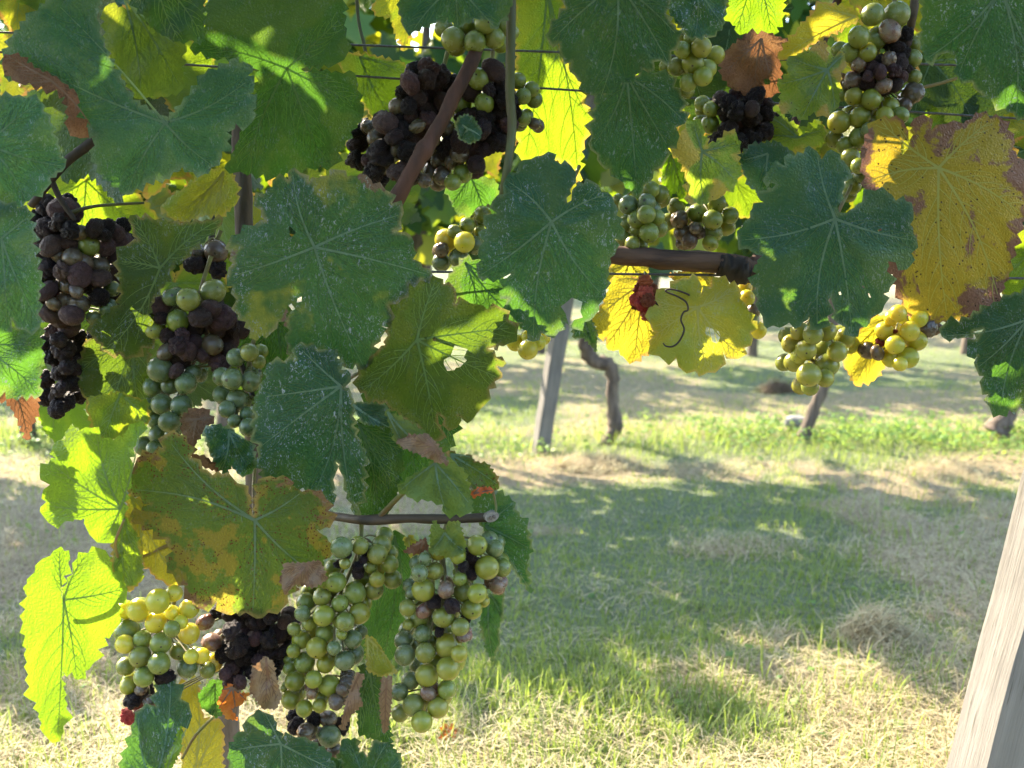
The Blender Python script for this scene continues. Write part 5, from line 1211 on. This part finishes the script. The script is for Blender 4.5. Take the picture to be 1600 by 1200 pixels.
bunch('shaded olive bunch with one brown berry above the right end of the stub', CG, .95,
      [(1145, 370, 40, 'n'), (1090, 380, 40, 'g'), (1130, 310, 42, 'g'), (1230, 340, 46, 'g'), (1300, 370, 46, 'g'), (1300, 430, 46, 'g'), (1362, 400, 46, 'y'), (1330, 320, 46, 'g'), (1220, 410, 37, 'n'), (1160, 430, 40, 'n'), (1320, 290, 42, 'g'), (1290, 480, 37, 'y'), (1190, 470, 36, 'n'), (1380, 350, 40, 'g')],
      [(1100, 300), (1095, 330), (1090, 360)], back=.6)
bunch('small bunch with two sunlit berries left of the central leaf', CG, .98,
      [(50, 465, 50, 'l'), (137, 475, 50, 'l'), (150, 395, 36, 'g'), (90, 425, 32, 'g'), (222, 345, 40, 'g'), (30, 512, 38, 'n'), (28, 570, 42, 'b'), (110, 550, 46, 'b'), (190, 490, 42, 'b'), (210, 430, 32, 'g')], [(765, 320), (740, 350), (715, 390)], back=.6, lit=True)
bunch('few glowing yellow grapes under the central leaf beside the grey post', CG, .90,
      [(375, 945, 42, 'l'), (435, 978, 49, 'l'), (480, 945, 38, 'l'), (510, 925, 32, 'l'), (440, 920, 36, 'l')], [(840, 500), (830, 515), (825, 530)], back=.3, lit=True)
bunch('olive grape bunch hanging below the star shaped leaf', CO, .88,
      [(272, 180, 47, 'y'), (345, 210, 53, 'y'), (285, 272, 48, 'y'), (445, 120, 50, 'y'), (440, 200, 55, 'y'), (500, 220, 50, 'y'), (540, 150, 50, 'y'), (360, 335, 58, 'y'), (450, 285, 58, 'y'), (365, 390, 46, 'y'), (440, 350, 45, 'y'), (380, 135, 50, 'y'), (315, 120, 46, 'y'), (310, 240, 40, 'y')],
      [(1290, 470), (1280, 510), (1275, 580)], back=.6)
bunch('sunlit yellow grape bunch under the huge yellow leaf', CO, .90,
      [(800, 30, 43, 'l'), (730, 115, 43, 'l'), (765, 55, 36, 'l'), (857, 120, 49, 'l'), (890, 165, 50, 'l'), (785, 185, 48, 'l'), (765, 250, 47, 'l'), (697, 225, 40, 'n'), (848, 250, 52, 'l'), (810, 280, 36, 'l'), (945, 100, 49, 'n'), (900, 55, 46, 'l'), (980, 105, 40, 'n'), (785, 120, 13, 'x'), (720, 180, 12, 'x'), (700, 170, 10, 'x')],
      [(1420, 470), (1415, 490), (1405, 550)], back=.35, lit=True)
bunch('tiny dried red raisin cluster in front of the golden yellow leaf', CG, .875,
      [(985, 655, 25, 'x'), (960, 690, 28, 'x'), (1010, 690, 26, 'x'), (985, 715, 30, 'x'), (945, 740, 28, 'x'), (1000, 750, 30, 'x'), (1025, 735, 22, 'x'), (965, 770, 28, 'x'), (940, 770, 22, 'x'), (1005, 785, 26, 'x'), (990, 815, 24, 'x'), (1030, 765, 18, 'd')],
      [(1008, 428), (1008, 440), (1006, 480)], back=.3, lit=True)
bunch('few brown and yellow grapes beside the vertical cane left of the largest leaf', CE, .92,
      [(1255, 385, 60, 'n'), (1150, 390, 44, 'n'), (1355, 400, 38, 'y'), (1130, 460, 46, 'd'), (1190, 450, 50, 'd'), (1270, 480, 50, 'd'), (1090, 430, 40, 'd')], [(345, 360), (335, 385), (325, 410)], back=.4)
bunch('two yellow sunlit grapes peeping out left of the star shaped leaf', CG, .95,
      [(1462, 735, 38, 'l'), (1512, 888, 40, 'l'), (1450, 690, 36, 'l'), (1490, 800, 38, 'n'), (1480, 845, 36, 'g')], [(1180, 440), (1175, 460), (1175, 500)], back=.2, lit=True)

# ------------------------------------------------------------------ inner and upper leaves of the two vines
POOL = [local_leaf('leaf', [M[m], M[VEIN.get(m, 'vein')]], 40 + i, RND.uniform(.15, .5), RND.uniform(3, 9)) for i, m in enumerate(['back', 'thick', 'backy', 'lime', 'thick', 'back', 'thick', 'backy'])]
LIT = [(100, 950, .80), (80, 1080, .80), (60, 1010, .8), (160, 920, .80), (130, 800, .765), (110, 760, .765), (160, 830, .765), (190, 760, .765), (200, 720, .765), (150, 720, .765), (90, 790, .765), (180, 800, .765), (170, 870, .765), (245, 940, .79), (200, 955, .79), (285, 960, .79), (300, 1010, .79), (330, 1035, .79), (215, 940, .79), (250, 870, .79), (240, 910, .79), (255, 850, .79), (330, 1000, .79),
       (705, 372, .98), (725, 376, .98), (825, 540, .90), (1395, 500, .90), (1410, 540, .90), (1350, 560, .92), (1340, 590, .92), (1385, 555, .90), (1005, 465, .875), (970, 480, .9), (960, 530, .9), (1170, 465, .95), (1185, 515, .95), (360, 1095, .8), (285, 1160, .75), (560, 200, .98), (870, 250, 1.0), (1180, 30, .97), (1040, 290, .95)]
LIT += [(x, y, .92) for x, y in ((1590, 800), (1575, 870), (1560, 940), (1545, 1010), (1530, 1080), (1515, 1150), (1500, 1200), (1540, 1180), (1570, 1060), (1600, 900))]
LITW = [P(*q) for q in LIT]
def blocks_lit(p, rad):
    for c in LITW:
        t = (p - c).dot(TO_SUN)
        if t > .03 and (c + TO_SUN * t - p).length < rad: return True
    return False
def put_leaf(parent, p, size, nrm, roll, mesh):
    o = link('leaf', mesh, parent, p)
    R = rot_from(np.array([nrm]), np.array([roll]))[0]
    o.rotation_euler = Matrix(R.tolist()).to_euler(); o.scale = (size,) * 3
    return o
def owner(x): return VA if x < .08 else VB
# leaves on the far side of the row, sunlit from behind, glimpsed between the front ones
n_in, inner = 0, []
for k in range(1500):
    Yk = RND.uniform(1.06, 1.34)
    px, py = RND.uniform(-120, 1720), RND.uniform(-60, 700)
    lim = 690 if px < 120 else (590 if px < 380 else (430 if px < 620 else 360))
    if py > lim - 62: continue
    if 600 < px < 790 and 230 < py < 480: continue
    if 1180 < px < 1290 and py < 90: continue
    p = P(px, py, Yk)
    if blocks_lit(p, .062): continue
    if n_in >= 130: break
    v = Vector((RND.gauss(-.25, .45), -1.0, RND.gauss(.35, .4)))
    if RND.random() < .35: v = -v
    put_leaf(owner(p.x), p, RND.uniform(.048, .078), v, RND.gauss(0, .55), RND.choice(POOL)); n_in += 1; inner.append(p)
# unseen canopy top, added above the picture to shade the front leaves
cand = []
for k in range(1100):
    p = Vector((RND.uniform(-1.35, 1.2), RND.uniform(.86, 1.42), RND.uniform(.90, 1.48)))
    if p.z < .74 + .225 * p.y or blocks_lit(p, .085): continue
    if abs(p.x - 0) > 2: continue
    cand.append(p)
    if len(cand) >= 430: break
# make sure the shaded leaves and bunches have something overhead: cast rays towards the sun, hang a leaf where one gets through
from mathutils.bvhtree import BVHTree
up = [(p, np.array(list(TO_SUN)) + NPR.normal(0, .55, 3), NPR.normal(0, .8), NPR.uniform(.05, .082)) for p in cand]
def cover():
    VS, FS, b = [], [], 0
    for par in (VA, VB):
        for o in par.children:
            if not o.name.startswith('leaf'): continue
            me = o.data; n = len(me.vertices)
            c = np.empty(n * 3, np.float32); me.vertices.foreach_get('co', c); c = c.reshape(-1, 3)
            mw = np.array(Matrix.LocRotScale(o.location + par.location, o.rotation_euler, o.scale))
            VS.append(c @ mw[:3, :3].T + mw[:3, 3])
            f = np.empty(len(me.polygons) * 3, np.int32); me.polygons.foreach_get('vertices', f); FS.append(f.reshape(-1, 3) + b); b += n
    pos = np.array([list(u[0]) for u in up]); R = rot_from(np.array([u[1] for u in up]), np.array([u[2] for u in up]))
    V = np.einsum('nij,kj->nki', R, LV) * np.array([u[3] for u in up])[:, None, None] + pos[:, None, :]
    VS.append(V.reshape(-1, 3)); FS.append((np.arange(len(up))[:, None, None] * len(LV) + LF[None]).reshape(-1, 3) + b)
    return BVHTree.FromPolygons(np.concatenate(VS).tolist(), np.concatenate(FS).tolist())
for rnd_ in range(3):
    tree = cover(); n0 = len(up)
    for a, Yh, lit in HERO:
        if lit: continue
        for _ in range(30):
            f = RND.uniform(.1, .95); q = a[RND.randrange(len(a))] * f + a.mean(0) * (1 - f)
            c = P(q[0], q[1], Yh) + Vector((0, .03, 0))
            if tree.ray_cast(c, TO_SUN)[0] is not None: continue
            if any((u[0] - c - TO_SUN * (u[0] - c).dot(TO_SUN)).length < .03 for u in up[n0:]): continue
            t = (.755 + .225 * c.y - c.z) / (TO_SUN.z - .225 * TO_SUN.y) + RND.uniform(.01, .10)
            p = c + TO_SUN * max(t, .10)
            if p.y > 1.80:
                p = c + TO_SUN * (RND.uniform(.20, .50) / TO_SUN.y)
                u = to_px(p)
                if blocks_lit(p, .06) or (600 < u[0] < 790 and 230 < u[1] < 480) or (u[1] > 450 and u[0] > 560) or u[1] > 620: continue
                if any((p - e).length < .03 for e in inner): continue
                put_leaf(owner(p.x), p, RND.uniform(.055, .075), Vector((RND.gauss(-.4, .3), -1.0, RND.gauss(-.4, .35))), RND.gauss(0, .5), RND.choice(POOL)); inner.append(p)
            elif not blocks_lit(p, .07): up.append((p, np.array(list(TO_SUN)) + NPR.normal(0, .3, 3), NPR.normal(0, .8), NPR.uniform(.06, .085)))
    print('round', rnd_, len(up), len(inner))
# unseen overhanging leaves, added above the picture to keep sky off the front leaves
n_over = 0
while n_over < 170:
    p = Vector((RND.uniform(-1.15, 1.0), RND.uniform(.48, .90), RND.uniform(.90, 1.34)))
    if p.z < .735 + .225 * p.y + .02: continue
    if p.x > .1 and RND.random() < .55: continue
    up.append((p, np.array([RND.gauss(0, .5), -.6 + RND.gauss(0, .4), .9]), NPR.normal(0, .8), NPR.uniform(.055, .085))); n_over += 1
for v, left in ((VA, True), (VB, False)):
    sel = [u for u in up if (u[0].x < 0) == left]
    pos = np.array([list(u[0] - v.location) for u in sel])
    o = link('upper_shade_foliage', leaf_cloud(pos, np.array([u[1] for u in sel]), np.array([u[2] for u in sel]), np.array([u[3] for u in sel]), 'upper_shade_foliage', [M['thick'], M['thick'], M['back']]), v, v.location)
    o['kind'] = 'stuff'
